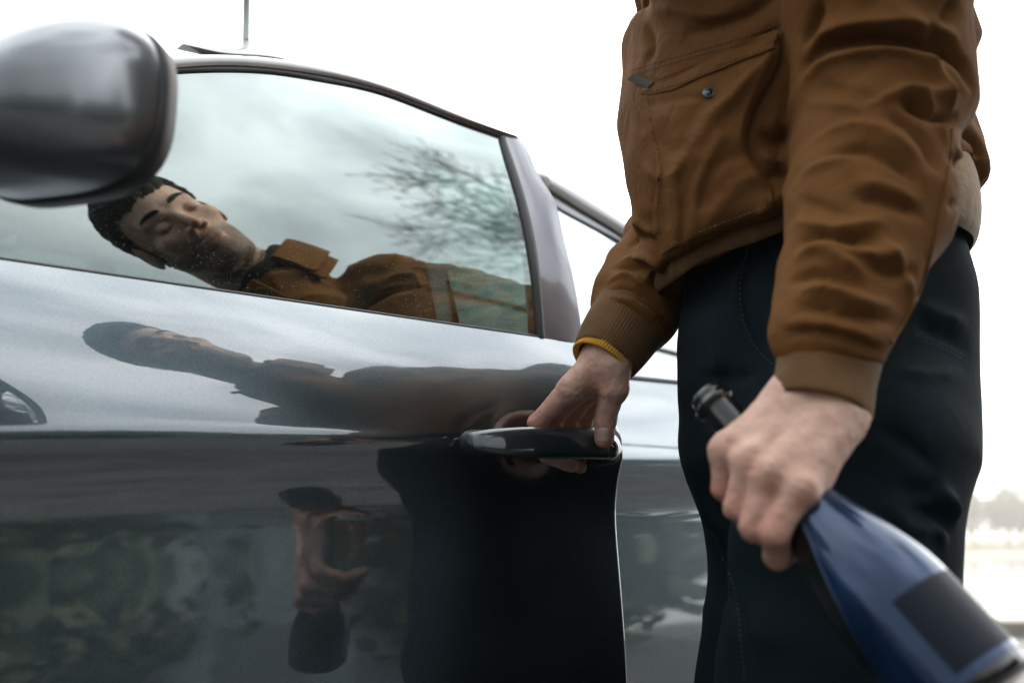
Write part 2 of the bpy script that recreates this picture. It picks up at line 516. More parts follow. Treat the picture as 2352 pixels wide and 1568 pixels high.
# car park slab with a kerb towards the lake
sheet('parking_lot', -60, 60, -45, 9, 0.0, M['asphalt'])
tag(box('kerb', (0, 9.1, -.04), (120, .2, .32), M['shore']), kind='structure')
sheet('lake', -300, 300, 9.5, 74, -0.45, M['water'])
G = np.array([[(x, y, z) for y, z in ((73, -.5), (75, -.1), (80, .15), (100, .5), (140, 1.2), (260, 2.0))] for x in np.linspace(-320, 320, 24)])
tag(mesh_obj('far_bank', G.reshape(-1, 3), grid_faces(24, 6), M['grass']), kind='structure')
G = np.array([[(x, y, z) for y, z in ((72.5, -.46), (74.2, -.02), (79, .16))] for x in np.linspace(-320, 320, 24)])
tag(mesh_obj('shore', G.reshape(-1, 3), grid_faces(24, 3), M['shore']), kind='structure')

def make_tree(name, base, H, spread, seed, leaf=False, clear=0, lean=(0, 0, 0), depth=5, trunk=.18, first=.35, twig_r=.004, cards=0, card=.05, mt=None):
    """tapered trunk, limbs split again and again; crown = twigs (and leaf faces)"""
    rng = np.random.default_rng(seed); segs = []
    def grow(p, d, L, r, k):
        n = 3
        for i in range(n):
            d = d + rng.normal(0, .13, 3); d[2] += .05; d /= np.linalg.norm(d)
            q = p + d * L / n; r2 = r * (1 - .22 / n * (i + 1)) if k else r * .9
            segs.append((p, q, r, r2, k)); p = q; r = r2
            if k < depth and (i > 0 or k > 0):
                for _ in range(1 if k else 2):
                    ax = rng.normal(0, 1, 3); ax -= (ax @ d) * d; ax /= np.linalg.norm(ax)
                    e = d * .62 + ax * .78 * spread; e /= np.linalg.norm(e)
                    grow(p, e, L * rng.uniform(.58, .78), r * .6, k + 1)
        if k < depth: grow(p, d, L * .75, r * .75, k + 1)
    if clear:
        p = np.array(base, float); dd = np.array([.02, .01, 1.0])
        for i in range(8):
            q = p + np.array([rng.normal(0, .06), rng.normal(0, .06), clear / 8]); q = q + np.array(lean) / 8 * (.6 + .1 * i); segs.append((p, q, trunk * (1 - i * .07), trunk * (1 - (i + 1) * .07), 0)); p = q
        for a_ in range(5):
            e = np.array([math.cos(a_ * 1.3), math.sin(a_ * 1.3), 1.1]); grow(p - np.array([0, 0, .25 * a_]), e / np.linalg.norm(e), (H - clear) * .36, trunk * .3, 1)
    else: grow(np.array(base, float), np.array([0, 0, 1.0]), H * first, trunk, 0)
    def tubes(ss, n, rmin):
        V = []; F = []
        for p, q, r0, r1, k in ss:
            d = q - p; d = d / np.linalg.norm(d); u = np.cross(d, [.3, .5, .8]); u /= np.linalg.norm(u); v = np.cross(d, u)
            i0 = len(V)
            for c_, r in ((p, max(r0, rmin)), (q, max(r1, rmin))):
                for a_ in range(n):
                    t_ = 2 * math.pi * a_ / n; V.append(c_ + r * (math.cos(t_) * u + math.sin(t_) * v))
            for a_ in range(n):
                b_ = (a_ + 1) % n; F.append((i0 + a_, i0 + b_, i0 + n + b_, i0 + n + a_))
        return V, np.array(F)
    e = empty(name, base)
    V, F = tubes([s for s in segs if s[4] <= 1], 10, .01)
    o = under(mesh_obj('trunk', V, F, M['bark']), e)
    V, F = tubes([s for s in segs if s[4] > 1], 4, twig_r)
    if cards:
        ends = [s for s in segs if s[4] >= depth - 1]
        V = list(V); F = list(map(tuple, F))
        for _ in range(cards):
            s = ends[rng.integers(len(ends))]; c_ = s[0] + (s[1] - s[0]) * rng.uniform() + rng.normal(0, card * 1.5, 3)
            u = rng.normal(0, 1, 3); u /= np.linalg.norm(u); v = np.cross(u, rng.normal(0, 1, 3)); v /= np.linalg.norm(v)
            k = card * rng.uniform(.5, 1.3); i0 = len(V)
            V += [c_ + u * k, c_ + v * k * .5, c_ - u * k, c_ - v * k * .5]; F.append((i0, i0 + 1, i0 + 2, i0 + 3))
        F = np.array(F)
    o = under(mesh_obj('crown', V, F, mt or M['twigs'], smooth=False), e)
    return e
# the tree whose branches the window mirrors
tr = make_tree('bare_tree', (8.4, 6.6, 0), 12.4, .9, 5, clear=8.8, lean=(-1.3, -4.9, 0), depth=5, trunk=.11, twig_r=.008, cards=500, card=.06, mt=M['leaf'])
tag(tr, 'tall half bare tree standing over the parked car, seen only mirrored in its window', 'tree')
# trees on the far bank
protos = [make_tree('bank_tree', (0, 0, 0), 9 + i, 1.0, 20 + i, depth=4, trunk=.3, twig_r=.05, cards=900, card=.45) for i in range(3)]
rng = np.random.default_rng(3)
xs = list(np.linspace(15, 75, 26))
k = 0
def copy_tree(o, loc, sc, rz):
    c = o.copy(); COL.objects.link(c); c.location = loc; c.scale = (sc, sc, sc); c.rotation_euler = (0, 0, rz)
    for h in o.children:
        d = h.copy(); COL.objects.link(d); d.parent = c
    return c
for x in xs:
    y = 88 + rng.uniform(0, 22); s = rng.uniform(.5, .85)
    c = copy_tree(protos[k % 3], (x + rng.uniform(-1.5, 1.5), y, .2), s, rng.uniform(0, 6)); k += 1
    tag(c, 'pale hazy tree in the row on the far bank of the water', 'tree', 'trees on the far bank')
# evergreens behind the camera, mirrored low in the car's side
ever = [make_tree('evergreen_tree', (0, 0, 0), 7 + i, 1.15, 40 + i, depth=4, trunk=.16, first=.22, twig_r=.02, cards=8500, card=.32, mt=M['leaf']) for i in range(3)]
for i in range(40):
    a_ = math.radians(-100 + i * 2.9 + rng.uniform(-.8, .8)); R = 15 + rng.uniform(-1.5, 4)
    if -49 < math.degrees(a_) < -26: continue
    if math.degrees(a_) > 2: continue
    c = copy_tree(ever[i % 3], (R * math.cos(a_), R * math.sin(a_), 0), rng.uniform(.85, 1.2), rng.uniform(0, 6))
    tag(c, 'dark evergreen in the belt along the parking lot, behind the photographer', 'tree', 'evergreens along the parking lot')
# low pale hall across the parking lot, mirrored in the lower door
hall = empty('parking_hall', (12.6, -9.6, 0)); hrz = math.radians(144 - 90)
tag(hall, 'low pale building with a row of doors across the parking lot, behind the photographer', 'building')
hu_, hn_ = np.array([math.cos(hrz), math.sin(hrz), 0]), np.array([-math.sin(hrz), math.cos(hrz), 0]); hc = np.array([12.6, -9.6, 0])
M['grey_door'] = mat('grey_door', (.10, .12, .135), .6)
plaster = mat('pale_plaster', (.30, .33, .35), .85); vary(plaster, (.16, .20, .23), (.24, .28, .31), 1.5)
under(box('wall', tuple(hc + [0, 0, 1.8]), (9.5, 4, 3.6), plaster, rz=hrz), hall)
under(box('roof', tuple(hc + [0, 0, 3.72]), (10, 4.6, .24), M['bark'], rz=hrz), hall)
for k_ in (-3, -1, 1, 3):
    under(box('door', tuple(hc + hu_ * k_ + hn_ * 2.02 + [0, 0, 1.1]), (1.3, .08, 2.2), M['grey_door'], rz=hrz), hall)
protos += ever
# thin haze over the water and the banks
hz_m = bpy.data.materials.new('haze'); hz_m.use_nodes = True; hn = hz_m.node_tree; hn.nodes.clear()
hv = hn.nodes.new('ShaderNodeVolumePrincipled'); ho = hn.nodes.new('ShaderNodeOutputMaterial'); hn.links.new(hv.outputs[0], ho.inputs['Volume'])
hv.inputs['Color'].default_value = (.93, .94, .94, 1); hv.inputs['Density'].default_value = .0028; hv.inputs['Anisotropy'].default_value = .55
tag(box('haze', (0, 0, 6.2), (860, 860, 15.6), hz_m), kind='stuff')
for p in protos:
    for h in list(p.children): bpy.data.objects.remove(h)
    bpy.data.objects.remove(p)
# ------------------------------------------------------------------ the car
D = Frame((0.031, 1.10), (0.829, 0.559))            # the front door, standing a little ajar
DW = 0.088                                          # how far the belt line lies inside the crease
def _fit(pxs, w, deg):
    q = np.array([D.hit(x, y, lambda s, z: w) for x, y in pxs])
    return np.polyfit(q[:, 0], q[:, 2], deg), q
S_EDGE = D.hit(1437, 1040)[0]
_zc, _ = _fit([(0, 1006), (600, 1007), (1060, 1013), (1437, 1040)], 0.0, 2)
_zb, _ = _fit([(0, 597), (400, 655), (800, 710), (1243, 775), (1335, 790)], -DW, 1)
_S0 = -0.56
def zc(s):
    s = np.asarray(s, float); k = np.polyval(np.polyder(_zc), _S0)
    return np.where(s < _S0, np.polyval(_zc, _S0) + k * (s - _S0), np.polyval(_zc, s))
def zb(s): return np.polyval(_zb, s)
_low = spline([0, .02, .04, .062, .085, .12, .18, .27, .36, .45, .52], [0, -.0085, -.0145, -.0180, -.0180, -.0150, -.0090, -.0040, -.006, -.020, -.045])
BOWL = D.hit(1240, 1024)
def profile(z, c, b, k=0.010):
    u = (z - c) / (b - c)
    up_ = -(0.052 * u + (DW - 0.052) * np.sign(u) * u * u)
    d = c - z
    lo_ = np.where(d > 0, _low(np.clip(d, 0, .52)), -d * 0.45)
    return smin(np.where(d > 0.05, 1.0, up_), np.where(u > 0.4, 1.0, lo_), k)
def skin(s, z):
    s = np.asarray(s, float); z = np.asarray(z, float)
    w = profile(z, zc(s), zb(s))
    r = np.sqrt(((s - BOWL[0]) / 0.062) ** 2 + ((z - BOWL[2]) / 0.043) ** 2)
    return w - 0.021 * smooth01((1.0 - r) / 0.75)
def pane(s, z):
    u = np.clip(np.asarray(z, float) - zb(s), -0.1, 0.6)
    return -(DW + 0.004 + 0.315 * u + 0.26 * u * u)

car = empty('parked_car', (float(D.at(-0.95, -.8, 0)[0]), float(D.at(-0.95, -.8, 0)[1]), 0))
tag(car, 'grey blue metallic car with its front door slightly ajar beside the person', 'car')
door = empty('front_door', D.at(-0.95, 0, 0)); under(door, car)
door['label'] = 'front side door standing slightly ajar with a dark pull handle'
def ch(o, p=None): return under(o, p or door)

# door skin, one fine sheet with a rolled rear edge
s_lin = np.concatenate([np.linspace(-0.95, -0.12, 170)[:-1], np.linspace(-0.12, S_EDGE - 0.003, 110)])
vz = np.concatenate([np.linspace(0, 1, 60)])
zlow = np.concatenate([np.linspace(0.0, 0.10, 50)[1:], np.linspace(0.10, 0.50, 60)[1:]])
cols = []
for s in s_lin:
    zz = np.concatenate([zb(s) + (zc(s) - zb(s)) * vz, zc(s) - zlow])
    cols.append(D.at(s, skin(s, zz), zz))
zz = np.concatenate([zb(S_EDGE) + (zc(S_EDGE) - zb(S_EDGE)) * vz, zc(S_EDGE) - zlow])
for ds, dw in ((-.0012, -.0006), (0, -.002), (.0002, -.006), (0, -.030), (-0.02, -.034)):
    cols.append(D.at(S_EDGE + ds, skin(S_EDGE, zz) + dw, zz))
G = np.array(cols)
o = mesh_obj('door_skin', G.reshape(-1, 3), grid_faces(*G.shape[:2])[:, ::-1], M['paint']); ch(o); face_out(o, D.n)
o['label'] = 'grey blue metallic door panel with a sharp crease'
# inner trim of the door
sI = np.linspace(-0.93, S_EDGE - 0.02, 12); zI = np.linspace(0, 1, 10)
G = np.array([D.at(s, -0.125 - 0.02 * np.sin(zI * 3), (zb(s) - 0.01) + (0.40 - zb(s)) * zI) for s in sI])
ch(slab('inner_trim', G, -D.n * 0.03, M['cabin']))

# window outline of the door, as lines of sight on the pane surface
W_TOP = [(-420, 545), (-200, 420), (40, 260), (200, 200), (403, 168), (525, 165), (630, 170), (753, 190), (849, 209), (993, 260), (1151, 315)]
W_TOP2 = [(-440, 525), (-215, 400), (35, 240), (200, 188), (403, 159), (525, 153), (630, 160), (753, 178), (897, 216), (1041, 272), (1153, 309)]
W_TOP3 = [(-470, 495), (-240, 370), (30, 212), (195, 160), (395, 132), (525, 130), (672, 144), (753, 161), (897, 204), (1041, 262), (1189, 319)]
W_REAR = [(1151, 315), (1167, 372), (1185, 430), (1206, 516), (1223, 612), (1233, 694), (1238, 775)]
W_REAR2 = [(1154, 311), (1176, 372), (1206, 468), (1229, 574), (1242, 694), (1248, 776)]
W_REAR3 = [(1189, 319), (1199, 329), (1233, 401), (1264, 449), (1290, 540), (1317, 656), (1335, 792)]
def on(fr, surf, pts, n, off=0.0):
    q = np.array([fr.hit(x, y, surf) for x, y in poly_path(pts, n)])
    return fr.at(q[:, 0], q[:, 1] + off, q[:, 2]), q
def band(name, A, B, fr, off, thick, mt, parent, bulge=0.0, nv=5, surf=None):
    """rail between two space curves, rounded across"""
    n = len(A); t = np.linspace(0, 1, nv)
    G = A[:, None] * (1 - t)[None, :, None] + B[:, None] * t[None, :, None]
    G = G + fr.n * (off + bulge * (1 - (2 * t - 1) ** 2))[None, :, None]
    return under(slab(name, G, -fr.n * thick, mt), parent)
# glass: the pane in (s, z): filled between belt and outline
top_w, top_q = on(D, pane, W_TOP, 60)
rear_w, rear_q = on(D, pane, W_REAR, 30)
TQ = np.concatenate([top_q[:, [0, 2]] + [0, .003], rear_q[1:, [0, 2]] + [.004, 0]])
TQ = poly_path(TQ, 130)
lead = np.linspace(0, 1, 130)
bs_ = np.interp(lead, [0, .82, 1], [TQ[0, 0], TQ[-1, 0] - .10, TQ[-1, 0]])
G = []
for (ts_, tz_), b0 in zip(TQ, bs_):
    k = np.linspace(0, 1, 44)
    s_ = b0 + (ts_ - b0) * k; zb0 = float(zb(b0)) - .02; z_ = zb0 + (max(tz_, zb0 + .002) - zb0) * k
    G.append(D.at(s_, pane(s_, z_), z_))
G = np.array(G)
o = ch(mesh_obj('window_glass', G.reshape(-1, 3), grid_faces(*G.shape[:2])[:, ::-1], M['glass']))
face_out(o, D.n)
o['label'] = 'greenish side window reflecting the person and the clouds'
# seal and frame along the top, then down the rear
a, _ = on(D, pane, W_TOP, 70); b, _ = on(D, pane, W_TOP2, 70); c, _ = on(D, pane, W_TOP3, 70)
band('window_seal', a, b, D, 0.0015, 0.012, M['rubber'], door, 0.0025)
band('door_frame', b, c, D, 0.004, 0.03, M['frame_paint'], door, 0.005, 7)
a, _ = on(D, pane, [(x - 5, y + 2) for x, y in W_REAR[:-1]] + [(1233, 775)], 40); b, _ = on(D, pane, W_REAR2, 40); c, _ = on(D, pane, W_REAR3, 40)
band('window_seal', a, b, D, 0.004, 0.014, M['rubber'], door, 0.002)
band('rear_frame', b, c, D, 0.003, 0.035, M['pillar'], door, 0.002, 7)
# belt moulding: thin black lip and a chrome-grey upper fold
q = np.linspace(-0.95, D.hit(1332, 790, lambda s, z: -DW)[0], 90)
V1 = D.at(q, -DW - 0.002, zb(q)); V2 = D.at(q, -DW - 0.0045, zb(q) + 0.0035)
band('belt_seal', V1, V2, D, 0.002, 0.006, M['rubber'], door, 0.001)
# tiny etched print low on the glass
for k, (x0, x1, y) in enumerate([(1168, 1175, 718), (1158, 1190, 733), (1162, 1188, 740), (1160, 1192, 747), (1166, 1186, 754)]):
    aa, _ = on(D, pane, [(x0, y), (x1, y + 3)], 3, 0.0006); bb, _ = on(D, pane, [(x0, y + 1), (x1, y + 4)], 3, 0.0006)
    G = np.stack([aa, bb], 1)
    ch(mesh_obj('etched_mark', G.reshape(-1, 3), grid_faces(3, 2), M['pillar']))

# pull handle
HST = [(1070, 1008, 1016), (1073, 998, 1026), (1080, 993, 1031), (1096, 989.5, 1038), (1125, 985, 1044), (1160, 982, 1049), (1200, 979.5, 1052),
       (1240, 979, 1053.5), (1290, 979, 1054.5), (1330, 980, 1055), (1365, 981.5, 1055.5), (1379, 982, 1056)]
def hw(x):
    return np.interp(x, [1066, 1082, 1110, 1150, 1220, 1300, 1370, 1400, 1425], [.006, .015, .022, .028, .033, .033, .029, .024, .012])
def handle_part(name, st, mt, cap=0.0):
    G = []
    for x, y0, y1 in poly_path(st, 56 if name == 'door_handle' else 22):
        wc = float(hw(x))
        p = D.hit(x, y0, lambda s, z: wc); q2 = D.hit(x, y1, lambda s, z: wc)
        s = (p[0] + q2[0]) / 2; zc_ = (p[2] + q2[2]) / 2; hz = abs(p[2] - q2[2]) / 2
        th = np.linspace(0, 2 * np.pi, 36, endpoint=False)
        cz, cw = np.cos(th), np.sin(th)
        e = 0.72
        z = zc_ + hz * np.sign(cz) * np.abs(cz) ** e
        w = wc + 0.0085 * np.sign(cw) * np.abs(cw) ** e * min(1, hz / 0.011) + 0.0045 * (z - zc_) / max(hz, 1e-4) * -1
        G.append(D.at(s, w, z))
    G = np.array(G); n = G.shape[0]
    F = [tuple(f) for f in grid_faces(n, 36, wrap_v=True)] + [tuple(range(36))[::-1], tuple(range((n - 1) * 36, n * 36))]
    o = mesh_obj(name, G.reshape(-1, 3), F, mt); fix_normals(o); sharpen(o, 60); return ch(o)
o = handle_part('door_handle', HST, M['handle']); o['label'] = 'dark glossy pull handle gripped from above'
o = handle_part('lock_cover', [(1381, 982, 1056), (1392, 983.5, 1056), (1403, 988, 1053), (1412, 996, 1046), (1418, 1006, 1036), (1420.5, 1015, 1028)], M['handle'])
# key cylinder: ring, disc, slot
kc = D.hit(1402, 1030, lambda s, z: 0.0335)
def disc(name, s, z, w, r0, r1, dz, mt, tilt=0.0):
    th = np.linspace(0, 2 * np.pi, 40, endpoint=False)
    rows = [(r0, 0), (r0, dz), ((r0 + r1) / 2, dz * 1.25), (r1, dz), (r1, 0)]
    G = np.array([D.at(s + r * np.cos(th), w + d, z + r * 1.05 * np.sin(th)) for r, d in rows])
    o = mesh_obj(name, G.reshape(-1, 3), grid_faces(5, 40, wrap_v=True), mt); return ch(o)
disc('lock_ring', kc[0], kc[2], 0.0315, 0.0082, 0.0112, 0.0035, M['chrome'])
disc('lock_gasket', kc[0], kc[2], 0.0315, 0.0058, 0.0081, 0.003, M['rubber'])
disc('lock_cylinder', kc[0], kc[2], 0.0315, 0.0002, 0.0057, 0.003, M['chrome'])
sl = D.at(kc[0], 0.0356, kc[2])
ch(box('key_slot', tuple(sl), (0.0016, 0.0012, 0.0048), M['rubber'], rz=math.atan2(D.a[1], D.a[0])))
# rubber bed behind the handle ends
def bed(name, x0, x1, y0, y1, w1, mt):
    th = np.linspace(0, 2 * np.pi, 40, endpoint=False); cx, cy = (x0 + x1) / 2, (y0 + y1) / 2
    P = [D.hit(cx + (x1 - x0) / 2 * np.sign(np.cos(t)) * abs(np.cos(t)) ** .7, cy + (y1 - y0) / 2 * np.sign(np.sin(t)) * abs(np.sin(t)) ** .8, lambda s, z: 0.004) for t in th]
    P = np.array(P); c = P.mean(0); rows = []
    for k, w in ((1.04, -0.012), (1.0, w1 - 0.002), (0.95, w1), (0.4, w1 + 0.001), (0.02, w1 + 0.001)):
        Q = c + (P - c) * k
        rows.append(D.at(Q[:, 0], w, Q[:, 2]))
    G = np.array(rows)
    return ch(mesh_obj(name, G.reshape(-1, 3), grid_faces(5, 40, wrap_v=True), mt))
bed('handle_gasket', 1064, 1140, 986, 1044, 0.005, M['rubber'])
bed('handle_gasket', 1352, 1420, 984, 1068, 0.012, M['rubber'])

# ---- body shell of the car, its own axis (the door hangs open from it)
HP = D.at(-0.95, 0, 0)
B = Frame((HP[0], HP[1]), (0.738, 0.674))
bq = B.hit(1490, 872, lambda s, z: -DW)
cq = B.hit(1500, 1066, lambda s, z: 0.0)
def zbB(s): return bq[2] + 0.045 * (np.asarray(s, float) - bq[0])
def zcB(s): return np.minimum(cq[2] + 0.05 * (np.asarray(s, float) - cq[0]), zbB(s) - 0.10)
def skinB(s, z): return profile(np.asarray(z, float), zcB(s), zbB(s), 0.014) - 0.004
def paneB(s, z):
    u = np.clip(np.asarray(z, float) - zbB(s), -0.1, 0.6)
    return -(DW + 0.010 + 0.33 * u + 0.26 * u * u)
SR0 = 1.015
def shell(name, s0, s1, mt, parent, arch=None, n=90, ztop=None):
    cols = []
    for s in np.linspace(s0, s1, n):
        t = ztop(s) if ztop else zbB(s)
        zlo = 0.30
        if arch:
            d = abs(s - arch) / 0.36
            if d < 1: zlo = max(zlo, 0.33 + 0.36 * math.sqrt(1 - d * d))
        zz = np.concatenate([zbB(s) + (zcB(s) - zbB(s)) * np.linspace(0, 1, 34), np.linspace(zcB(s), zlo, 50)[1:]])
        taper = 0.10 * max(0, abs(s - 0.45) - 1.2) ** 2
        cols.append(B.at(s, skinB(s, zz) - taper, zz))
    G = np.array(cols)
    return under(face_out(mesh_obj(name, G.reshape(-1, 3), grid_faces(*G.shape[:2])[:, ::-1], mt), B.n), parent)
rdoor = empty('rear_door', B.at(SR0, 0, 0)); under(rdoor, car)
shell('door_skin', SR0, 1.60, M['paint'], rdoor, None)
rq = empty('rear_quarter', B.at(1.61, 0, 0)); under(rq, car)
shell('quarter_panel', 1.607, 2.20, M['paint'], rq, 1.80)
shell('front_wing', -1.10, -0.012, M['paint'], car, -0.62)
# sill and door opening behind the ajar door
G = np.array([B.at(s, np.array([-.06, -.075, -.11, -.14]), np.array([zbB(s) - .01, .75, .5, .28])) for s in np.linspace(-.02, SR0 + .02, 12)])
under(mesh_obj('door_opening', G.reshape(-1, 3), grid_faces(12, 4), M['cabin']), car)
# roof, pillars, glass around
R_UP = [(407, 97), (483, 98.5), (559, 105), (630, 121), (714, 147), (769, 164), (900, 205), (1050, 262), (1180, 330), (1235, 401), (1281, 425), (1329, 452), (1377, 483), (1430, 520)]
def wR(s, z): return -0.245
up_pts = np.array([B.hit(x, y, wR, 0.3, 9) for x, y in R_UP])
s_r = up_pts[:, 0]; z_r = up_pts[:, 2]
sR = np.linspace(B.hit(600, 118, wR, .3, 9)[0], 1.78, 60)
R_LOW = [(407, 98), (462, 111), (504, 120), (630, 131), (714, 154), (769, 172), (900, 213), (1050, 270), (1180, 342)]
aR = np.array([B.at(*B.hit(x, y, wR, .3, 9)) for x, y in poly_path(R_UP[:9], 60)]); wR2 = lambda s_, z_: -0.215
bR = np.array([B.at(*B.hit(x, y, wR2, .3, 9)) for x, y in poly_path(R_LOW, 60)])
bR[0] = B.at(*B.hit(*R_LOW[0], wR, .3, 9))
aR[0] = bR[0] + np.array([0, 0, .0008])
band('roof_side', bR, aR, B, 0.0, 0.02, M['frame_paint'], car, 0.004, 7)
_k = np.polyfit(s_r[-4:], z_r[-4:], 1)
zR = np.where(sR <= s_r[-1], np.interp(sR, s_r, z_r), z_r[-1] + (sR - s_r[-1]) * -0.12 - 0.10 * (sR - s_r[-1]) ** 2)
ker = np.exp(-np.linspace(-2, 2, 9) ** 2); ker /= ker.sum()
zs = np.convolve(np.pad(zR, 4, mode='edge'), ker, 'valid'); zR = zs
wv = np.linspace(0, 1, 24)
rows = []
for s, z in zip(sR, zR):
    half = 0.60
    w = -0.245 - wv * 2 * half
    crown = 0.055 * (1 - (2 * wv - 1) ** 4)
    nose = -0.05 * (1 - (2 * wv - 1) ** 2) * max(0, 1 - (s - sR[0]) / 0.5)
    rows.append(B.at(s + nose, w, z + crown))
G = np.array(rows)
o = under(slab('roof', G, np.array([0, 0, -0.018]), M['frame_paint']), car)
# far side: shoulders, pillars and windows
half_c = -0.845
def mirrorw(w): return 2 * half_c - w
cols = []
for s in np.linspace(-1.1, 2.20, 60):
    zz = np.concatenate([zbB(s) + (zcB(s) - zbB(s)) * np.linspace(0, 1, 8), np.linspace(zcB(s), 0.30, 10)[1:]])
    cols.append(B.at(s, mirrorw(skinB(s, zz)), zz))
G = np.array(cols)
under(mesh_obj('far_side', G.reshape(-1, 3), grid_faces(*G.shape[:2]), M['paint']), car)
def pillar(name, p0, p1, wd, mt):
    G = []
    for t in np.linspace(0, 1, 8):
        s = p0[0] + (p1[0] - p0[0]) * t; w = p0[1] + (p1[1] - p0[1]) * t; z = p0[2] + (p1[2] - p0[2]) * t
        G.append(B.at(s + np.array([-wd, wd]) / 2, w, z))
    return under(slab(name, np.array(G), -B.n * 0.03, mt), car)
zr_at = lambda s: float(np.interp(s, sR, zR))
for side in (0, 1):
    f = (lambda w: w) if side == 0 else mirrorw
    pillar('centre_pillar', (SR0 + .02, f(-.11), float(zbB(SR0))), (SR0 + .0, f(-.235), zr_at(SR0) - 0.01), 0.06, M['pillar'])
    pillar('rear_pillar', (1.95, f(-.14), float(zbB(1.9))), (1.75, f(-.25), zr_at(1.75) - 0.01), 0.16, M['paint'])
    pillar('front_pillar', (-0.28, f(-.11), float(zbB(-.2))), (sR[0] + 0.02, f(-.25), zR[0] - 0.012), 0.05, M['paint'])
# rear side window with its trim
T1 = [(1235, 401), (1281, 425), (1329, 452), (1377, 483), (1430, 518), (1500, 566), (1570, 640)]
T2 = [(1246, 436), (1281, 457), (1329, 487), (1377, 516), (1425, 547), (1495, 600), (1556, 668)]
T3 = [(1250, 457), (1273, 473), (1329, 505), (1377, 531), (1422, 557), (1490, 610), (1548, 676)]
a, _ = on(B, paneB, T1, 40, 0.012); b, _ = on(B, paneB, T2, 40, 0.012)
c, tq = on(B, paneB, T3, 40)
band('roof_rail', b, a, B, 0.0, 0.03, M['frame_paint'], rdoor, 0.012, 7)
c2, _ = on(B, paneB, T3, 40, 0.004); b2, _ = on(B, paneB, T2, 40, 0.004)
band('window_trim', c2, b2, B, 0.0, 0.02, M['pillar'], rdoor, 0.003)
cols = []
for s in np.linspace(SR0 + 0.02, 1.66, 50):
    zt = min(np.interp(s, tq[:, 0], tq[:, 2]), 9); z = np.linspace(zbB(s) - 0.01, zt + 0.004, 24)
    cols.append(B.at(s, paneB(s, z), z))
G = np.array(cols)
o = under(face_out(mesh_obj('window_glass', G.reshape(-1, 3), grid_faces(*G.shape[:2])[:, ::-1], M['glass_rear']), B.n), rdoor)
# slim divider at the back of the rear window and the belt lip
P0 = B.hit(1572, 690, paneB, .3, 9); P1 = B.hit(1596, 760, paneB, .3, 9)
tube_o = tube('window_divider', [B.at(P0[0], P0[1] + .004, P0[2]), B.at(P1[0], P1[1] + .004, P1[2]), B.at(P1[0] + .03, -DW, zbB(P1[0] + .03))], 0.006, M['rubber'], n=8); under(tube_o, rdoor)
q = np.linspace(SR0, 1.70, 40)
band('belt_seal', B.at(q, -DW - .004, zbB(q)), B.at(q, -DW - .009, zbB(q) + .006), B, 0.003, 0.01, M['rubber'], rdoor, 0.001)
# bonnet, windscreen, rear window, rear end
def loft3(name, secs, mt, parent=None, smooth=True):
    G = np.array(secs); o = mesh_obj(name, G.reshape(-1, 3), grid_faces(*G.shape[:2]), mt, None, smooth)
    face_out(o, [-.2 if 'rear' not in name and name != 'tailgate' else .2, .1, 1]); return under(o, parent or car)
wv2 = np.linspace(-.10, mirrorw(-.10), 20); bow = 1 - ((wv2 - half_c) / (half_c + .1)) ** 2
loft3('bonnet', [B.at(s, wv2, zbB(-0.3) + dz + 0.06 * bow) for s, dz in ((-0.30, 0.03), (-.6, -.02), (-.9, -.09), (-1.15, -.19), (-1.28, -.33), (-1.30, -.55))], M['paint'])
wv3 = np.linspace(-.16, mirrorw(-.16), 16); b3 = 1 - ((wv3 - half_c) / (half_c + .16)) ** 2
loft3('windscreen', [B.at(-0.28 - 0.10 * b3 + (sR[0] + .03 + .28) * t, wv3 * (1 - t) + np.linspace(-.27, mirrorw(-.27), 16) * t, (zbB(-.3) + .03) * (1 - t) + (zR[0] - .005) * t + .02 * b3) for t in np.linspace(0, 1, 10)], M['glass_rear'])
loft3('rear_screen', [B.at(sR[-1] - .02 + (2.10 - sR[-1]) * t, wv3, zR[-1] * (1 - t) + (zbB(2.1)) * t + .02 * b3) for t in np.linspace(0, 1, 8)], M['glass_rear'])
loft3('tailgate', [B.at(s, wv2, z) for s, z in ((2.08, float(zbB(2.1))), (2.18, .98), (2.22, .75), (2.20, .5), (2.14, .32))], M['paint'])
def wheel(s, w):
    e = empty('wheel', B.at(s, w, 0)); under(e, car)
    th = np.linspace(0, 2 * np.pi, 48, endpoint=False)
    prof = [(.20, -.09), (.27, -.10), (.312, -.085), (.318, 0), (.312, .085), (.27, .10), (.20, .09)]
    G = np.array([B.at(s + r * np.cos(th), w + d, .318 + r * np.sin(th)) for r, d in prof])
    under(mesh_obj('tyre', G.reshape(-1, 3), grid_faces(7, 48, wrap_v=True), M['tyre']), e)
    V = []; F = []
    for k in range(10):
        a0 = 2 * math.pi * k / 10
        for r, da in ((.05, .22), (.21, .07)):
            for sg in (-1, 1):
                for d in (.07, .045):
                    V.append(B.at(s + r * math.cos(a0 + sg * da), w + d * (1 if w > half_c else -1), .318 + r * math.sin(a0 + sg * da)))
        i = k * 8
        F += [(i, i + 2, i + 6, i + 4), (i + 1, i + 5, i + 7, i + 3), (i, i + 4, i + 5, i + 1), (i + 2, i + 3, i + 7, i + 6)]
    under(mesh_obj('rim', V, F, M['rim'], smooth=False), e)
for s in (-.62, 1.80):
    wheel(s, -.13); wheel(s, mirrorw(-.13))
# glass on the far side
G = np.array([B.at(s, mirrorw(paneB(s, z)), z) for s in np.linspace(-.1, 1.75, 30) for z in [np.linspace(zbB(s) - .01, zr_at(s) - .02, 10)]])
under(face_out(mesh_obj('far_window', G.reshape(-1, 3), grid_faces(30, 10), M['glass_rear']), -B.n), car)
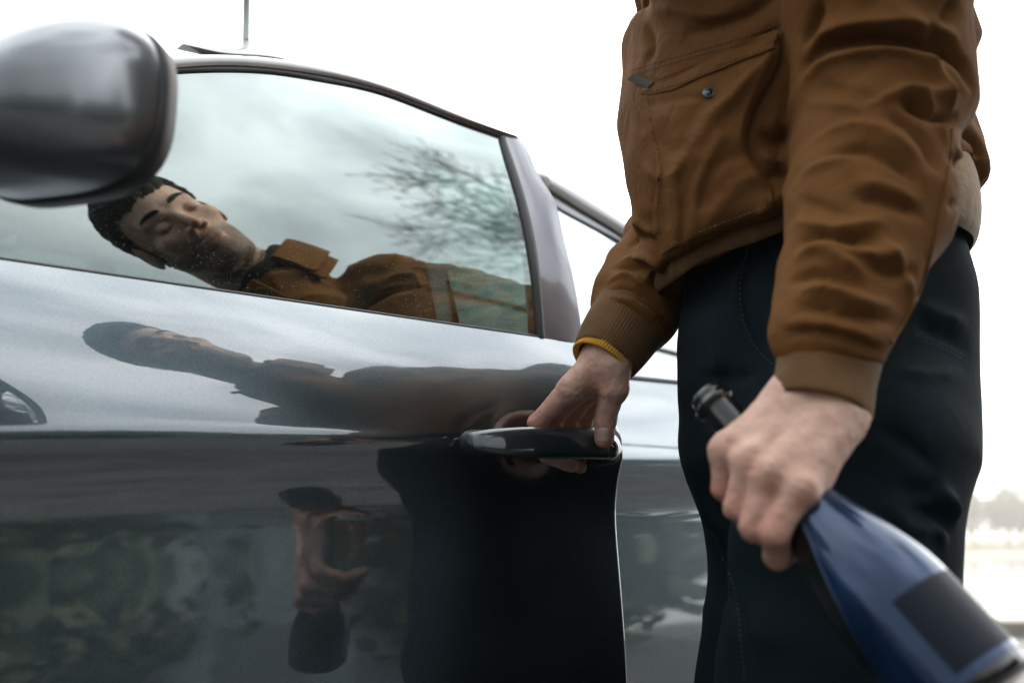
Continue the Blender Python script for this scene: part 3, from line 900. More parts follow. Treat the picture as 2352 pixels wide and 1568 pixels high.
# cabin: seats with head rests, dashboard, wheel, floor
def seat(s, w):
    e = empty('seat', B.at(s, w, .3)); under(e, car)
    under(box('cushion', tuple(B.at(s - .02, w, .50)), (.50, .48, .16), M['seat'], rz=math.atan2(B.a[1], B.a[0]), bevel=.05), e)
    b = box('backrest', (0, 0, 0), (.13, .46, .58), M['seat'], bevel=.05)
    b.rotation_euler = (0, .30, math.atan2(B.a[1], B.a[0])); b.location = tuple(B.at(s + .30, w, .80)); under(b, e)
    b = box('head_rest', (0, 0, 0), (.09, .26, .17), M['seat'], bevel=.04)
    b.rotation_euler = (0, .2, math.atan2(B.a[1], B.a[0])); b.location = tuple(B.at(s + .40, w, 1.16)); under(b, e)
seat(.50, -.46); seat(.50, -1.22); seat(1.22, -.46); seat(1.22, -1.22)
rzB = math.atan2(B.a[1], B.a[0])
under(box('dashboard', tuple(B.at(-.10, half_c, .86)), (.42, 1.38, .26), M['cabin'], rz=rzB, bevel=.06), car)
under(box('cabin_floor', tuple(B.at(0.9, half_c, .30)), (2.2, 1.45, .04), M['cabin'], rz=rzB), car)
th = np.linspace(0, 2 * np.pi, 33)
ring = [B.at(.20 + .06 * math.sin(t) * .4, -.46 + .18 * math.cos(t), .93 + .17 * math.sin(t)) for t in th]
under(tube('steering_wheel', ring, .014, M['rubber'], cap=False), car)
# aerial on the roof
p0 = B.hit(565, 104, wR); 
A0 = B.at(p0[0], -.245, p0[2]); d = ray(565, 100); T = U(568, -60, A0[1])
aer = empty('aerial', A0); under(aer, car)
under(tube('rod', [A0 - np.array([0, 0, .01]), T], [.0048, .0042], mat('aerial_grey', (.34, .38, .37), .5), n=10), aer)
under(tube('base', [A0 - np.array([0, 0, .012]), A0 + (T - A0) * .03, A0 + (T - A0) * .07], [.007, .0055, .0045], M['frame_paint'], n=14), aer)

# ---- wing mirror
m0 = D.hit(322, 255, lambda s, z: 0.0, .2, 3)
MC = U(150, 258, 0.67)
mo = np.array([.95, -.31, 0.0]); mo /= np.linalg.norm(mo)
ma = np.array([mo[1] * -1, mo[0], 0.0]); ma = ma if ma @ D.a > 0 else -ma
mz = np.array([0, 0, 1.0])
mir = empty('wing_mirror', MC); under(mir, car)
def mirror_rows(ts, k=1.0):
    G = []
    th = np.linspace(0, 2 * np.pi, 72, endpoint=False); c, s = np.cos(th), np.sin(th); e = .66
    for a_, ro, rz_, dz, do in ts:
        G.append(MC + ma * a_ + mo * (do + ro * k * np.sign(c) * np.abs(c) ** e)[:, None] + mz * (dz + rz_ * k * np.sign(s) * np.abs(s) ** e)[:, None])
    return np.array(G)
t = np.linspace(0, 1, 30)
rows = []
for q_ in t:                                        # dome: from the rim forward
    r = (1 - q_ ** 2.1) ** (1 / 2.0)
    rows.append((0.0 - .095 * q_, (.080 * r + .0005), .0640 * r + .0003, -.026 * q_ ** 1.5, 0))
G = mirror_rows(rows)
o = mesh_obj('mirror_shell', G.reshape(-1, 3), grid_faces(len(rows), 72, wrap_v=True), M['mirror_paint']); fix_normals(o); under(o, mir)
o['label'] = 'blue grey painted mirror housing, out of focus'
G = mirror_rows([(-.0010, .0795, .0632, 0, 0), (.0005, .0818, .0655, 0, 0), (.006, .0822, .0658, 0, 0), (.0200, .0800, .0640, 0, 0), (.0245, .0755, .0600, 0, 0), (.018, .074, .058, 0, 0), (.010, .001, .001, 0, 0)])
o = mesh_obj('mirror_rim', G.reshape(-1, 3), grid_faces(7, 72, wrap_v=True), M['rubber']); fix_normals(o); under(o, mir)
G = mirror_rows([(.0190, .0735, .0575, 0, 0), (.0193, .001, .001, 0, 0)])
o = mesh_obj('mirror_glass', G.reshape(-1, 3), grid_faces(2, 72, wrap_v=True), mat('mirror_silver', (.8, .82, .84), .02, 1.0)); under(o, mir)
foot_a = MC - mo * .075 - ma * .05 - mz * .04
foot_b = D.at(D.to(MC)[0] - .10, -.05, float(zb(D.to(MC)[0] - .10)) - 0.02)
under(tube('mirror_arm', [foot_a, (foot_a + foot_b) / 2 - mz * .012, foot_b], [.024, .022, .030], M['gloss_black'], n=20, m=14), mir)
# ------------------------------------------------------------------ the person
m = M['skin'] = mat('skin', (.45, .28, .21), .58, 0, Specular_IOR_Level=.35, Subsurface_Weight=.07, Subsurface_Scale=.006)
m.node_tree.nodes['Principled BSDF'].inputs['Subsurface Radius'].default_value = (1.0, .35, .2)
nt, b, N, L = nodes(m)
at = N('ShaderNodeAttribute'); at.attribute_name = 'flush'
t = tex(m, 'ShaderNodeTexNoise', 75, Detail=8, Distortion=.4)
cr = ramp(m, t.outputs['Fac'], [(.32, (.58, .34, .26)), (.5, (.66, .42, .32)), (.70, (.72, .48, .38))])
mxn = N('ShaderNodeMix'); mxn.data_type = 'RGBA'
a2_ = N('ShaderNodeAttribute'); a2_.attribute_name = 'stubble_shade'
mx2 = N('ShaderNodeMix'); mx2.data_type = 'RGBA'; mx2.inputs[7].default_value = (.035, .024, .018, 1)
mxn.inputs[7].default_value = (.47, .165, .115, 1); L(cr, mxn.inputs[6]); L(at.outputs['Fac'], mxn.inputs['Factor'])
L(a2_.outputs['Fac'], mx2.inputs['Factor']); L(mxn.outputs[2], mx2.inputs[6]); L(mx2.outputs[2], b.inputs['Base Color'])
t1 = tex(m, 'ShaderNodeTexVoronoi', 900); t2 = tex(m, 'ShaderNodeTexNoise', 160, Detail=6)
bump(m, t1.outputs['Distance'], .25, .0004, bump(m, t2.outputs['Fac'], .35, .0010))
M['nail'] = mat('nail', (.55, .38, .33), .22, 0, Coat_Weight=.4)
m = M['hair'] = mat('dark_hair', (.012, .009, .007), .7, Specular_IOR_Level=.25)
t = tex(m, 'ShaderNodeTexNoise', 260, Detail=4, stretch=(1, 1, .25)); bump(m, t.outputs['Fac'], 1.0, .004)
def cloth(name, c1, c2, rough=.8, scale=6, weave=900, wst=.25, coarse=22, cst=.25, cd=.006, **kw):
    kw.setdefault('Specular_IOR_Level', .2)
    m = mat(name, c1, rough, 0, **kw)
    vary(m, c1, c2, scale, detail=5, lo=.3, hi=.7)
    ta = tex(m, 'ShaderNodeTexNoise', weave, Detail=2); tb = tex(m, 'ShaderNodeTexNoise', coarse, Detail=5, Distortion=.6)
    bump(m, ta.outputs['Fac'], wst, .0006, bump(m, tb.outputs['Fac'], cst, cd))
    return m
M['canvas'] = cloth('brown_canvas', (.125, .052, .0145), (.180, .080, .0235), .80, coarse=38, cst=.5, cd=.006, Specular_IOR_Level=.10)
M['canvas_seam'] = cloth('brown_canvas_seam', (.11, .047, .016), (.15, .066, .024), .7)
M['thread'] = mat('thread', (.23, .12, .055), .8)
M['knit'] = cloth('brown_knit', (.115, .058, .020), (.165, .086, .032), .95, 30, 700, .6, 60, .3, .002, Sheen_Weight=.25)
M['fleece'] = cloth('tan_fleece', (.22, .125, .055), (.32, .20, .10), 1.0, 60, 420, 1.0, 90, .5, .003, Sheen_Weight=.4)
M['hem'] = cloth('brown_rib_hem', (.085, .043, .016), (.13, .068, .027), 1.0, 50, 500, .9, 80, .5, .003)
M['denim'] = cloth('black_denim', (.003, .0075, .0105), (.005, .013, .018), .85, 12, 1100, .35, 30, .3, .004, Specular_IOR_Level=.12)
M['yellow'] = cloth('yellow_knit', (.50, .26, .035), (.62, .34, .05), .9, 40, 700, .5, 60, .2, .001)
M['collar'] = cloth('collar_cloth', (.02, .022, .018), (.035, .036, .03), .95, 20)

person = empty('person', (.34, 1.02, 0))
tag(person, 'person in a brown work jacket and black trousers gripping the car door handle', 'person')
def pch(o, p=None): return under(o, p or person)
def v3(*a): return np.array(a, float)

# --- hands
HR = dict(wr=U(1392, 812, 1.075), fore=U(1470, 690, 1.11))
def chain(P, pts, rads):
    d = None
    for a, b_, ra, rb in zip(pts, pts[1:], rads, rads[1:]):
        q = cone(P, a, b_, ra, rb); d = q if d is None else smin(d, q, .0035)
    return d
# right hand: (px, py, depth) for each joint, viewed from the thumb side
RW = U(1394, 818, 1.075)
R_IDX = [U(1312, 890, 1.068), U(1233, 970, 1.086), U(1256, 1046, 1.100), U(1312, 1071, 1.112)]
R_MID = [U(1340, 888, 1.085), U(1268, 962, 1.106), U(1285, 1046, 1.122), U(1334, 1073, 1.133)]
R_RNG = [U(1362, 893, 1.104), U(1308, 962, 1.122), U(1312, 1035, 1.140), U(1340, 1052, 1.147)]
R_PNK = [U(1384, 900, 1.121), U(1345, 960, 1.135), U(1345, 1015, 1.150), U(1360, 1030, 1.155)]
R_TH = [U(1404, 842, 1.064), U(1408, 893, 1.066), U(1391, 960, 1.084), U(1387.5, 1006, 1.090)]
def hand_R(P):
    palm = cone(P, RW, R_IDX[0], .0200, .0150)
    for f, r in ((R_MID, .0145), (R_RNG, .0140), (R_PNK, .0130)):
        palm = smin(palm, cone(P, RW + v3(.003, .006, 0), f[0], .0205, r), .010)
    palm = smin(palm, cone(P, RW, U(1472, 690, 1.11), .0255, .030), .015)
    palm = smin(palm, cone(P, RW + v3(.004, -.002, -.004), R_TH[0] + v3(.002, .002, -.004), .022, .019), .012)
    fi = chain(P, R_IDX, [.0130, .0098, .0088, .0072])
    fm = chain(P, R_MID, [.0128, .0098, .0090, .0072])
    fr = chain(P, R_RNG, [.0122, .0092, .0084, .0068])
    fp = chain(P, R_PNK, [.0110, .0082, .0074, .0062])
    th = smin(cone(P, R_TH[0], R_TH[1], .0185, .0142), cone(P, R_TH[1], R_TH[2], .0142, .0118), .006)
    th = smin(th, cone(P, R_TH[2], R_TH[3], .0116, .0112), .004)
    f = smin(smin(fi, fm, .0012), smin(fr, fp, .0012), .0012)
    web = cone(P, U(1372, 880, 1.070), U(1340, 886, 1.078), .0095, .0100)
    palm = smin(palm, web, .010)
    d = smin(palm, f, .005)
    d = smin(d, th, .0055)
    # knuckle bulge on thumb joint, hollow between thumb and first finger
    d = smin(d, np.linalg.norm(P - (R_TH[1] + v3(.005, .000, 0)), axis=1) - .0125, .006)
    return d
# left hand: fist round the bottle neck, seen from its back
LW = U(1872, 925, .745)
L_IDX = [U(1672, 1032, .742), U(1662, 1120, .752), U(1700, 1165, .782), U(1745, 1140, .80)]
L_MID = [U(1722, 1058, .722), U(1698, 1165, .728), U(1735, 1195, .760), U(1775, 1160, .785)]
L_RNG = [U(1768, 1090, .710), U(1735, 1208, .716), U(1775, 1232, .748), U(1810, 1190, .775)]
L_PNK = [U(1830, 1125, .704), U(1779, 1222, .705), U(1786, 1278, .725), U(1820, 1262, .748)]
L_TH = [U(1790, 960, .765), U(1715, 985, .792), U(1690, 1030, .800), U(1715, 1070, .800)]
def hand_L(P):
    wa, wb = U(1832, 930, .745), U(1915, 950, .738)
    d = smin(cone(P, wa, U(1865, 850, .75), .0215, .0225), cone(P, wb, U(1930, 850, .745), .0200, .0225), .02)
    for (f, r, w) in ((L_IDX, .0135, wa), (L_MID, .0138, wa), (L_RNG, .0135, wb), (L_PNK, .0130, wb)):
        d = smin(d, cone(P, w, f[0] + v3(0, .004, 0), .0205, r), .014)
    d = smin(d, cone(P, wb, U(1842, 1130, .715), .019, .0150), .014)   # outer edge of the palm
    fs = None
    for f, r in ((L_IDX, [.0112, .0095, .0085, .007]), (L_MID, [.0120, .0105, .0092, .0075]), (L_RNG, [.0120, .0108, .0092, .0074]), (L_PNK, [.0120, .0106, .0092, .0074])):
        c_ = chain(P, f, r)
        c_ = smin(c_, np.linalg.norm(P - (f[0] + v3(0, -.0030, .001)), axis=1) - .0108, .006)
        fs = c_ if fs is None else smin(fs, c_, .0016)
    d = smin(d, fs, .0065)
    d = smin(d, chain(P, L_TH, [.0165, .012, .0105, .009]), .008)
    for f in (L_IDX, L_MID, L_RNG):                                    # tendons
        a_ = f[0] + v3(0, -.009, .006); d = smin(d, cone(P, a_, a_ + (LW - a_) * .55 + v3(0, -.004, 0), .0035, .002), .008)
    return d
def bounds(pts, m_): p = np.array(pts); return p.min(0) - m_, p.max(0) + m_
lo, hi = bounds(R_IDX + R_MID + R_PNK + R_TH + [RW, U(1460, 700, 1.11)], .03)
V1, F1 = surfnets(hand_R, lo, hi, .0011)
V1 = relax(V1, F1, 2, .4)
N1 = vnormals(V1, F1)
def crease(V, N_, a, b_, wdt, dep):
    r, _ = seg_dist(V, np.array([a, b_])); return V - N_ * (dep * np.exp(-(r / wdt) ** 2))[:, None]
ax = R_TH[3] - R_TH[1]; ax /= np.linalg.norm(ax)
front = -ray(1390, 980); side_ = np.cross(ax, front); side_ /= np.linalg.norm(side_)
for k_, (off, ln, dp) in enumerate([(-.0042, .0075, .0007), (-.0022, .009, .0006), (0, .0095, .0008), (.0022, .0085, .0005), (.0046, .007, .0006)]):
    c_ = R_TH[2] + ax * off + front * .0115
    V1 = crease(V1, N1, c_ - side_ * ln + ax * .0006 * (k_ % 2), c_ + side_ * ln, .0007, dp)
for f in (R_IDX, R_MID):                                               # finger joint folds
    for o_ in (-.002, .0012):
        V1 = crease(V1, N1, f[1] + v3(-.010, -.006, .006 + o_), f[1] + v3(.004, -.012, .002 + o_), .0009, .0004)
V1 = V1 + N1 * (.0006 * vnoise(V1 * 110, 3) + .00035 * vnoise(V1 * 320, 4))[:, None]
lo, hi = bounds(L_IDX + L_MID + L_PNK + L_TH + [LW, U(1870, 845, .745), U(1935, 850, .745)], .03)
V2, F2 = surfnets(hand_L, lo, hi, .0014)
V2 = relax(V2, F2, 3, .5)
V2 = V2 + vnormals(V2, F2) * (.0008 * vnoise(V2 * 95, 7) + .00035 * vnoise(V2 * 260, 8))[:, None]

for f, r_ in ((L_MID, .0105), (L_RNG, .0108), (L_PNK, .0106), (L_IDX, .0095)):          # skin folds over the knuckles
    d_ = (f[1] - f[0]); d_ /= np.linalg.norm(d_); sd2 = np.cross(d_, v3(0, 1, 0)); sd2 /= np.linalg.norm(sd2)
    for o_ in (-.0035, 0, .003):
        c_ = f[1] + d_ * o_ + v3(0, -r_, 0); V2 = crease(V2, vnormals(V2, F2), c_ - sd2 * .006, c_ + sd2 * .006, .0009, .0006)
    for o_ in (-.004, .003):
        c_ = f[0] + d_ * o_ + v3(0, -.014, 0); V2 = crease(V2, vnormals(V2, F2), c_ - sd2 * .005, c_ + sd2 * .006, .0012, .0005)

# --- head, posed as the window shows it: face down and towards the car
HC = v3(-.060, .808, 1.558)
hf = v3(-.69, .50, -.53); hu = v3(-.71, -.32, .63)
hf /= np.linalg.norm(hf); hl = np.cross(hu, hf); hl /= np.linalg.norm(hl); hu = np.cross(hf, hl)
HM = np.stack([hf, hl, hu], 1)                                         # columns: forward, left, up
def Hp(f, l, u): return HC + HM @ v3(f, l, u)
RSH, LSH = v3(.222, 1.00, 1.46), v3(.295, .72, 1.45)
NB = v3(.115, .865, 1.470)
def head(P):
    q = (P - HC) @ HM
    q = q.copy(); al = np.abs(q[:, 1]); qs = np.stack([q[:, 0], al, q[:, 2]], 1)
    d = ellipsoid(q, (-.012, 0, .045), (.097, .075, .085))
    d = smin(d, ellipsoid(q, (.030, 0, -.020), (.058, .058, .088)), .03)     # face block
    d = smin(d, ellipsoid(q, (.058, 0, -.098), (.027, .028, .020)), .025)    # chin
    d = smin(d, cone(qs, v3(.0, .052, -.045), v3(.048, .026, -.100), .014, .016), .025)   # jaw
    d = smin(d, cone(qs, v3(.078, .012, .020), v3(.066, .045, .022), .011, .009), .014)   # brow
    d = smin(d, ellipsoid(qs, (.058, .045, -.022), (.020, .018, .014)), .018)             # cheekbone
    d = smin(d, cone(q, v3(.084, 0, .008), v3(.108, 0, -.032), .007, .0095), .010)        # nose bridge, tip
    d = smin(d, ellipsoid(qs, (.094, .0125, -.036), (.011, .008, .008)), .006)
    d = -smin(-d, ellipsoid(qs, (.096, .033, .000), (.020, .018, .012)), .010)            # eye sockets
    d = smin(d, ellipsoid(qs, (.0735, .032, -.001), (.0125, .0135, .0115)), .003)         # eyeballs under lids
    d = -smin(-d, ellipsoid(qs, (.091, .030, -.0055), (.006, .014, .0012)), .002)         # lid line, eyes cast down
    d = smin(d, ellipsoid(q, (.080, 0, -.063), (.014, .024, .0055)), .006)                # lips
    d = smin(d, ellipsoid(q, (.078, 0, -.073), (.013, .020, .0060)), .006)
    d = -smin(-d, ellipsoid(q, (.096, 0, -.068), (.012, .022, .0014)), .003)
    # ears
    e = ellipsoid(qs, (-.008, .078, -.004), (.019, .0085, .031))
    e = -smin(-e, ellipsoid(qs, (-.004, .087, .000), (.011, .007, .020)), .004)
    d = smin(d, e, .006)
    d = smin(d, cone(P, Hp(-.030, 0, -.055), NB, .056, .066), .03)                        # neck
    return d
lo, hi = bounds([HC, NB, Hp(.1, 0, -.1), Hp(-.1, 0, .12)], .10)
V3, F3 = surfnets(head, lo, hi, .0026)
V3 = relax(V3, F3, 2, .4)
def trunk_core(P):
    d = smin(cone(P, NB - v3(0, 0, .03), v3(.235, .89, 1.40), .055, .06), cone(P, v3(.235, .89, 1.40), v3(.30, 1.00, 1.15), .07, .09), .02)
    d = smin(d, cone(P, v3(.30, 1.00, 1.15), v3(.315, 1.01, .98), .085, .075), .05)
    d = smin(d, cone(P, RSH, LSH, .05, .05), .04)
    for a_, b_, c_ in ((RSH, U(1655, 450, 1.20), U(1470, 690, 1.11)), (LSH, U(2020, 225, .84), U(1900, 840, .748))):
        d = smin(d, cone(P, a_, b_, .045, .038), .02); d = smin(d, cone(P, b_, c_, .036, .026), .01)
    for hx, kx, ax_ in ((v3(.30, 1.07, .95), v3(.305, 1.10, .50), v3(.36, 1.12, .09)), (v3(.33, .94, .95), v3(.325, .92, .50), v3(.40, .92, .09))):
        d = smin(d, cone(P, hx, kx, .065, .048), .03); d = smin(d, cone(P, kx, ax_, .048, .036), .02)
    return d
V4, F4 = surfnets(trunk_core, (-.12, .60, .03), (.60, 1.42, 1.60), .016)
Vb = np.concatenate([V1, V2, V3, V4]); n1, n2, n3 = len(V1), len(V1) + len(V2), len(V1) + len(V2) + len(V3)
body = mesh_obj('body', Vb, np.concatenate([F1, F2 + n1, F3 + n2, F4 + n3]), M['skin'])
fl = np.zeros(len(Vb))
def flush(c_, r, a_):
    global fl
    fl = np.maximum(fl, a_ * np.exp(-(np.linalg.norm(Vb - c_, axis=1) / r) ** 2))
for f in (R_IDX, R_MID, R_RNG): flush(f[1], .018, .75); flush(f[3], .012, .7); flush((f[0] + f[1]) / 2, .02, .45)
flush(R_TH[3], .016, .75); flush(R_TH[2], .012, .55); flush(U(1372, 885, 1.06), .018, .45); flush(R_TH[1], .012, .25)
for f in (L_IDX, L_MID, L_RNG, L_PNK): flush(f[1], .016, .8); flush(f[0] + v3(0, -.01, -.008), .011, .6); flush(f[2], .014, .6)
flush((L_RNG[0] + L_PNK[1]) / 2, .025, .35)
flush(Hp(.11, 0, -.035), .02, .6); flush(Hp(-.01, -.085, 0), .03, .7); flush(Hp(-.01, .085, 0), .03, .7); flush(Hp(.085, 0, -.068), .018, .5)
hb_ = (Vb - HC) @ HM; f_, l_, u_h = hb_[:, 0], np.abs(hb_[:, 1]), hb_[:, 2]
onhead = (np.abs(hb_) < .16).all(1)
beard = smooth01((-.040 - u_h + .35 * (.05 - f_).clip(0, 1)) / .022) * smooth01((f_ + .01) / .03) * smooth01((u_h + .14) / .02) * .88
beard *= 1 - np.exp(-(np.hypot(f_ - .085, u_h + .068) / .010) ** 2) * (l_ < .026) * .9
side_b = smooth01((.02 - np.abs(f_ - .012)) / .015) * smooth01((.03 - np.abs(u_h + .02)) / .02) * (l_ > .05) * .6
lash = np.exp(-((u_h + .0065) / .0022) ** 2) * (np.abs(l_ - .031) < .014) * (f_ > .06) * .95
shade_ = np.exp(-(np.hypot(l_ - .031, u_h - .001) / .014) ** 2) * (f_ > .05) * .25  # shade of the eye sockets, painted into the skin colour along with beard and lashes
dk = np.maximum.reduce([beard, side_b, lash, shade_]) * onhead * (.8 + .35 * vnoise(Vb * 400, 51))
a3_ = body.data.attributes.new('stubble_shade', 'FLOAT', 'POINT'); a3_.data.foreach_set('value', np.clip(dk, 0, 1).astype(np.float32))
at_ = body.data.attributes.new('flush', 'FLOAT', 'POINT'); at_.data.foreach_set('value', fl.astype(np.float32))
pch(body)
TB = bvh(V1, F1)
# thumb nail: a curved plate
def nail(cx, cy, wpx, hpx):
    G = []
    for v_ in np.linspace(-1, 1, 13):
        row = []
        for u_ in np.linspace(-1, 1, 15):
            k_ = 1 - .10 * max(0, v_) ** 2
            x = cx + wpx * u_ * (1 - .18 * max(0, -v_) ** 3 - .22 * abs(v_) ** 6); y = cy + hpx * (v_ - .10 * u_ * u_ * (1 if v_ > 0 else -1) * abs(v_))
            p, n_ = cast(TB, x, y)
            if p is None: p = row[-1] if row else R_TH[3]; n_ = front
            e = max(abs(u_), abs(v_))
            row.append(p + front * (.0005 if e < .97 else -.0006) + front * .0006 * (1 - u_ * u_))
        G.append(row)
    return np.array(G)
G = nail(1387, 999, 16, 17)
o = mesh_obj('thumbnail', G.reshape(-1, 3), grid_faces(13, 15), M['nail']); fix_normals(o); pch(o)
# eyebrows and hair
hq = (V3 - HC) @ HM
def hairline(q):
    f, l, u = q[:, 0], np.abs(q[:, 1]), q[:, 2]
    top = u - (.058 - .9 * np.clip(.03 - f, 0, .2) * .0 + .25 * np.clip(l - .04, 0, 1))
    side = .012 - f + (u - .02) * .75                         # behind the temples
    back = np.minimum(u + .065 + 0 * f, -f + .045)
    return np.maximum(np.minimum(top, side + .10), np.minimum(np.minimum(side, u + .045 - np.clip(f + .02, 0, 1) * .6), 9))
hl_ = hairline(hq) + .006 * vnoise(V3 * 130, 61) + .003 * vnoise(V3 * 300, 62)
keepv = (hl_ > 0) & ((V3 - HC) @ hu > -.075) & ~((np.abs(hq[:, 1]) > .0745) & (hq[:, 2] < .03))
Nh = vnormals(V3, F3)
thick = .010 * smooth01(hl_ / .02) + .004 * smooth01((hq[:, 2] - .06) / .04)
Hv = V3 + Nh * (thick + .0030 * vnoise(V3 * 210, 9) * smooth01(hl_ / .01) + .0006)[:, None]
fk = keepv[F3].all(1)
used = np.unique(F3[fk]); mp_ = np.full(len(V3), -1); mp_[used] = np.arange(len(used))
o = mesh_obj('hair', Hv[used], mp_[F3[fk]], M['hair']); pch(o); o['label'] = 'short dark cropped hair'
bt = bvh(V3, F3)
for sg in (-1, 1):
    pts = []
    for l in np.linspace(.012, .050, 7):
        u0 = .024 + .006 * math.sin((l - .012) / .038 * 2.4)
        o0 = Vector(Hp(.2, sg * l, u0)); hh = bt.ray_cast(o0, Vector(-hf))
        if hh[0] is not None: pts.append(np.array(hh[0]) + hf * .0008)
    pch(tube('eyebrow', pts, [.0022, .0042, .0046, .0044, .0038, .0028, .0012][:len(pts)], M['hair'], n=8, m=16))

# --- jacket
TZ = lambda y: ((SP + CP * (784 - y) / PX_F) / (CP - SP * (784 - y) / PX_F))
TY0 = 1.02
TR = np.array([(-150, 1452, 2180), (0, 1502, 2222), (60, 1490, 2245), (130, 1470, 2288), (200, 1460, 2268), (262, 1454, 2222), (300, 1458, 2240), (350, 1463, 2268),
               (410, 1471, 2284), (450, 1478, 2278), (500, 1487, 2238), (560, 1496, 2215), (612, 1512, 2200)], float)
tz = CAM_H + TY0 * np.array([TZ(y) for y in TR[:, 0]])
tcx = ((TR[:, 1] + TR[:, 2]) / 2 - 1176) / PX_F * TY0; thx = (TR[:, 2] - TR[:, 1]) / 2 / PX_F * TY0
_o = np.argsort(tz); tz, tcx, thx = tz[_o], tcx[_o], thx[_o]
PHI = math.radians(22)
uB = v3(math.sin(PHI), -math.cos(PHI), 0)                            # along the shoulders, to the near side
uA = v3(math.cos(PHI), math.sin(PHI), 0)                             # front-back
def torso(P, grow=0.0, zlo=None):
    z = P[:, 2]; cx = np.interp(z, tz, tcx); hx = np.interp(z, tz, thx)
    bb = .168 + 0 * z
    aa = np.sqrt(np.maximum(hx ** 2 - (bb * math.sin(PHI)) ** 2, .004)) / math.cos(PHI)
    dx = P[:, 0] - cx; dy = P[:, 1] - TY0
    a_ = (dx * uA[0] + dy * uA[1]) / (aa + grow); b_ = (dx * uB[0] + dy * uB[1]) / (bb + grow)
    r = (np.abs(a_) ** 2.3 + np.abs(b_) ** 2.3) ** (1 / 2.3)
    return (r - 1) * np.minimum(aa, bb) * .95
HEMZ = float(tz[0])
ELB = U(2022, 215, .835); WLS = U(1905, 765, .752)
ELR = U(1655, 450, 1.20); WRS = U(1462, 728, 1.105)
def hemline(x): return HEMZ + .010 + .16 * np.minimum(x - .32, 0) - .06 * np.maximum(x - .36, 0)
def hemh(x): return .013 + .030 * smooth01((x - .33) / .10) + .03 * smooth01((x - .38) / .06)
def jacket(P):
    z = P[:, 2]
    zcut = hemline(P[:, 0]) + hemh(P[:, 0])
    d = torso(P)
    d = -smin(-d, -(zcut - z), .02) if False else np.maximum(d, zcut - z)
    top = 1.30
    d = np.maximum(d, z - top - .05)
    up_ = cone(P, v3(.31, .98, 1.25), (RSH + LSH) / 2 + v3(.045, 0, -.08), .13, .10)
    up_ = smin(up_, cone(P, (RSH + LSH) / 2 + v3(.01, 0, -.04), NB - v3(.0, .0, .04), .11, .075), .06)
    up_ = smin(up_, cone(P, RSH, LSH, .070, .072), .05)
    d = smin(d, up_, .04)
    sl = cone(P, LSH, ELB, .086, .0745)
    fo = smin(cone(P, ELB, U(1990, 480, .79), .0755, .0625), cone(P, U(1990, 480, .79), WLS, .0625, .0445), .02)
    sl = smin(sl, fo, .02)
    sr = smin(cone(P, RSH, ELR, .078, .070), cone(P, ELR, U(1528, 612, 1.145), .070, .060), .02)
    sr = smin(sr, cone(P, U(1528, 612, 1.145), WRS, .060, .0475), .015)
    d = smin(d, sr, .016)
    d = smin(d, sl, .012)
    # collar, standing round the neck
    return d
lo, hi = v3(-.12, .60, .93), v3(.56, 1.46, 1.55)
VJ, FJ = surfnets(jacket, lo, hi, .0040)
VJ = relax(VJ, FJ, 3, .5)
VJ0 = VJ.copy(); NJ = vnormals(VJ, FJ)
TJ = bvh(VJ, FJ)
disp = np.zeros(len(VJ))
def fold(tree, V, disp, pts, wpx, amp, Y=1.0, ends=True):
    """amp > 0 ridge, < 0 valley (mm); width in layout pixels at depth Y"""
    line = stroke3(tree, pts)
    if len(line) < 3: return disp
    w = wpx / PX_F * Y * .78
    lo_, hi_ = line.min(0) - 3 * w, line.max(0) + 3 * w
    k = np.where(((V > lo_) & (V < hi_)).all(1))[0]
    if len(k) == 0: return disp
    r, t = seg_dist(V[k], line)
    e = (np.clip(np.minimum(t, 1 - t) / .25, 0, 1) ** .8) if ends else 1.0
    disp[k] += amp * .0019 * np.exp(-(r / w) ** 1.4) * e
    return disp
NEAR = .78
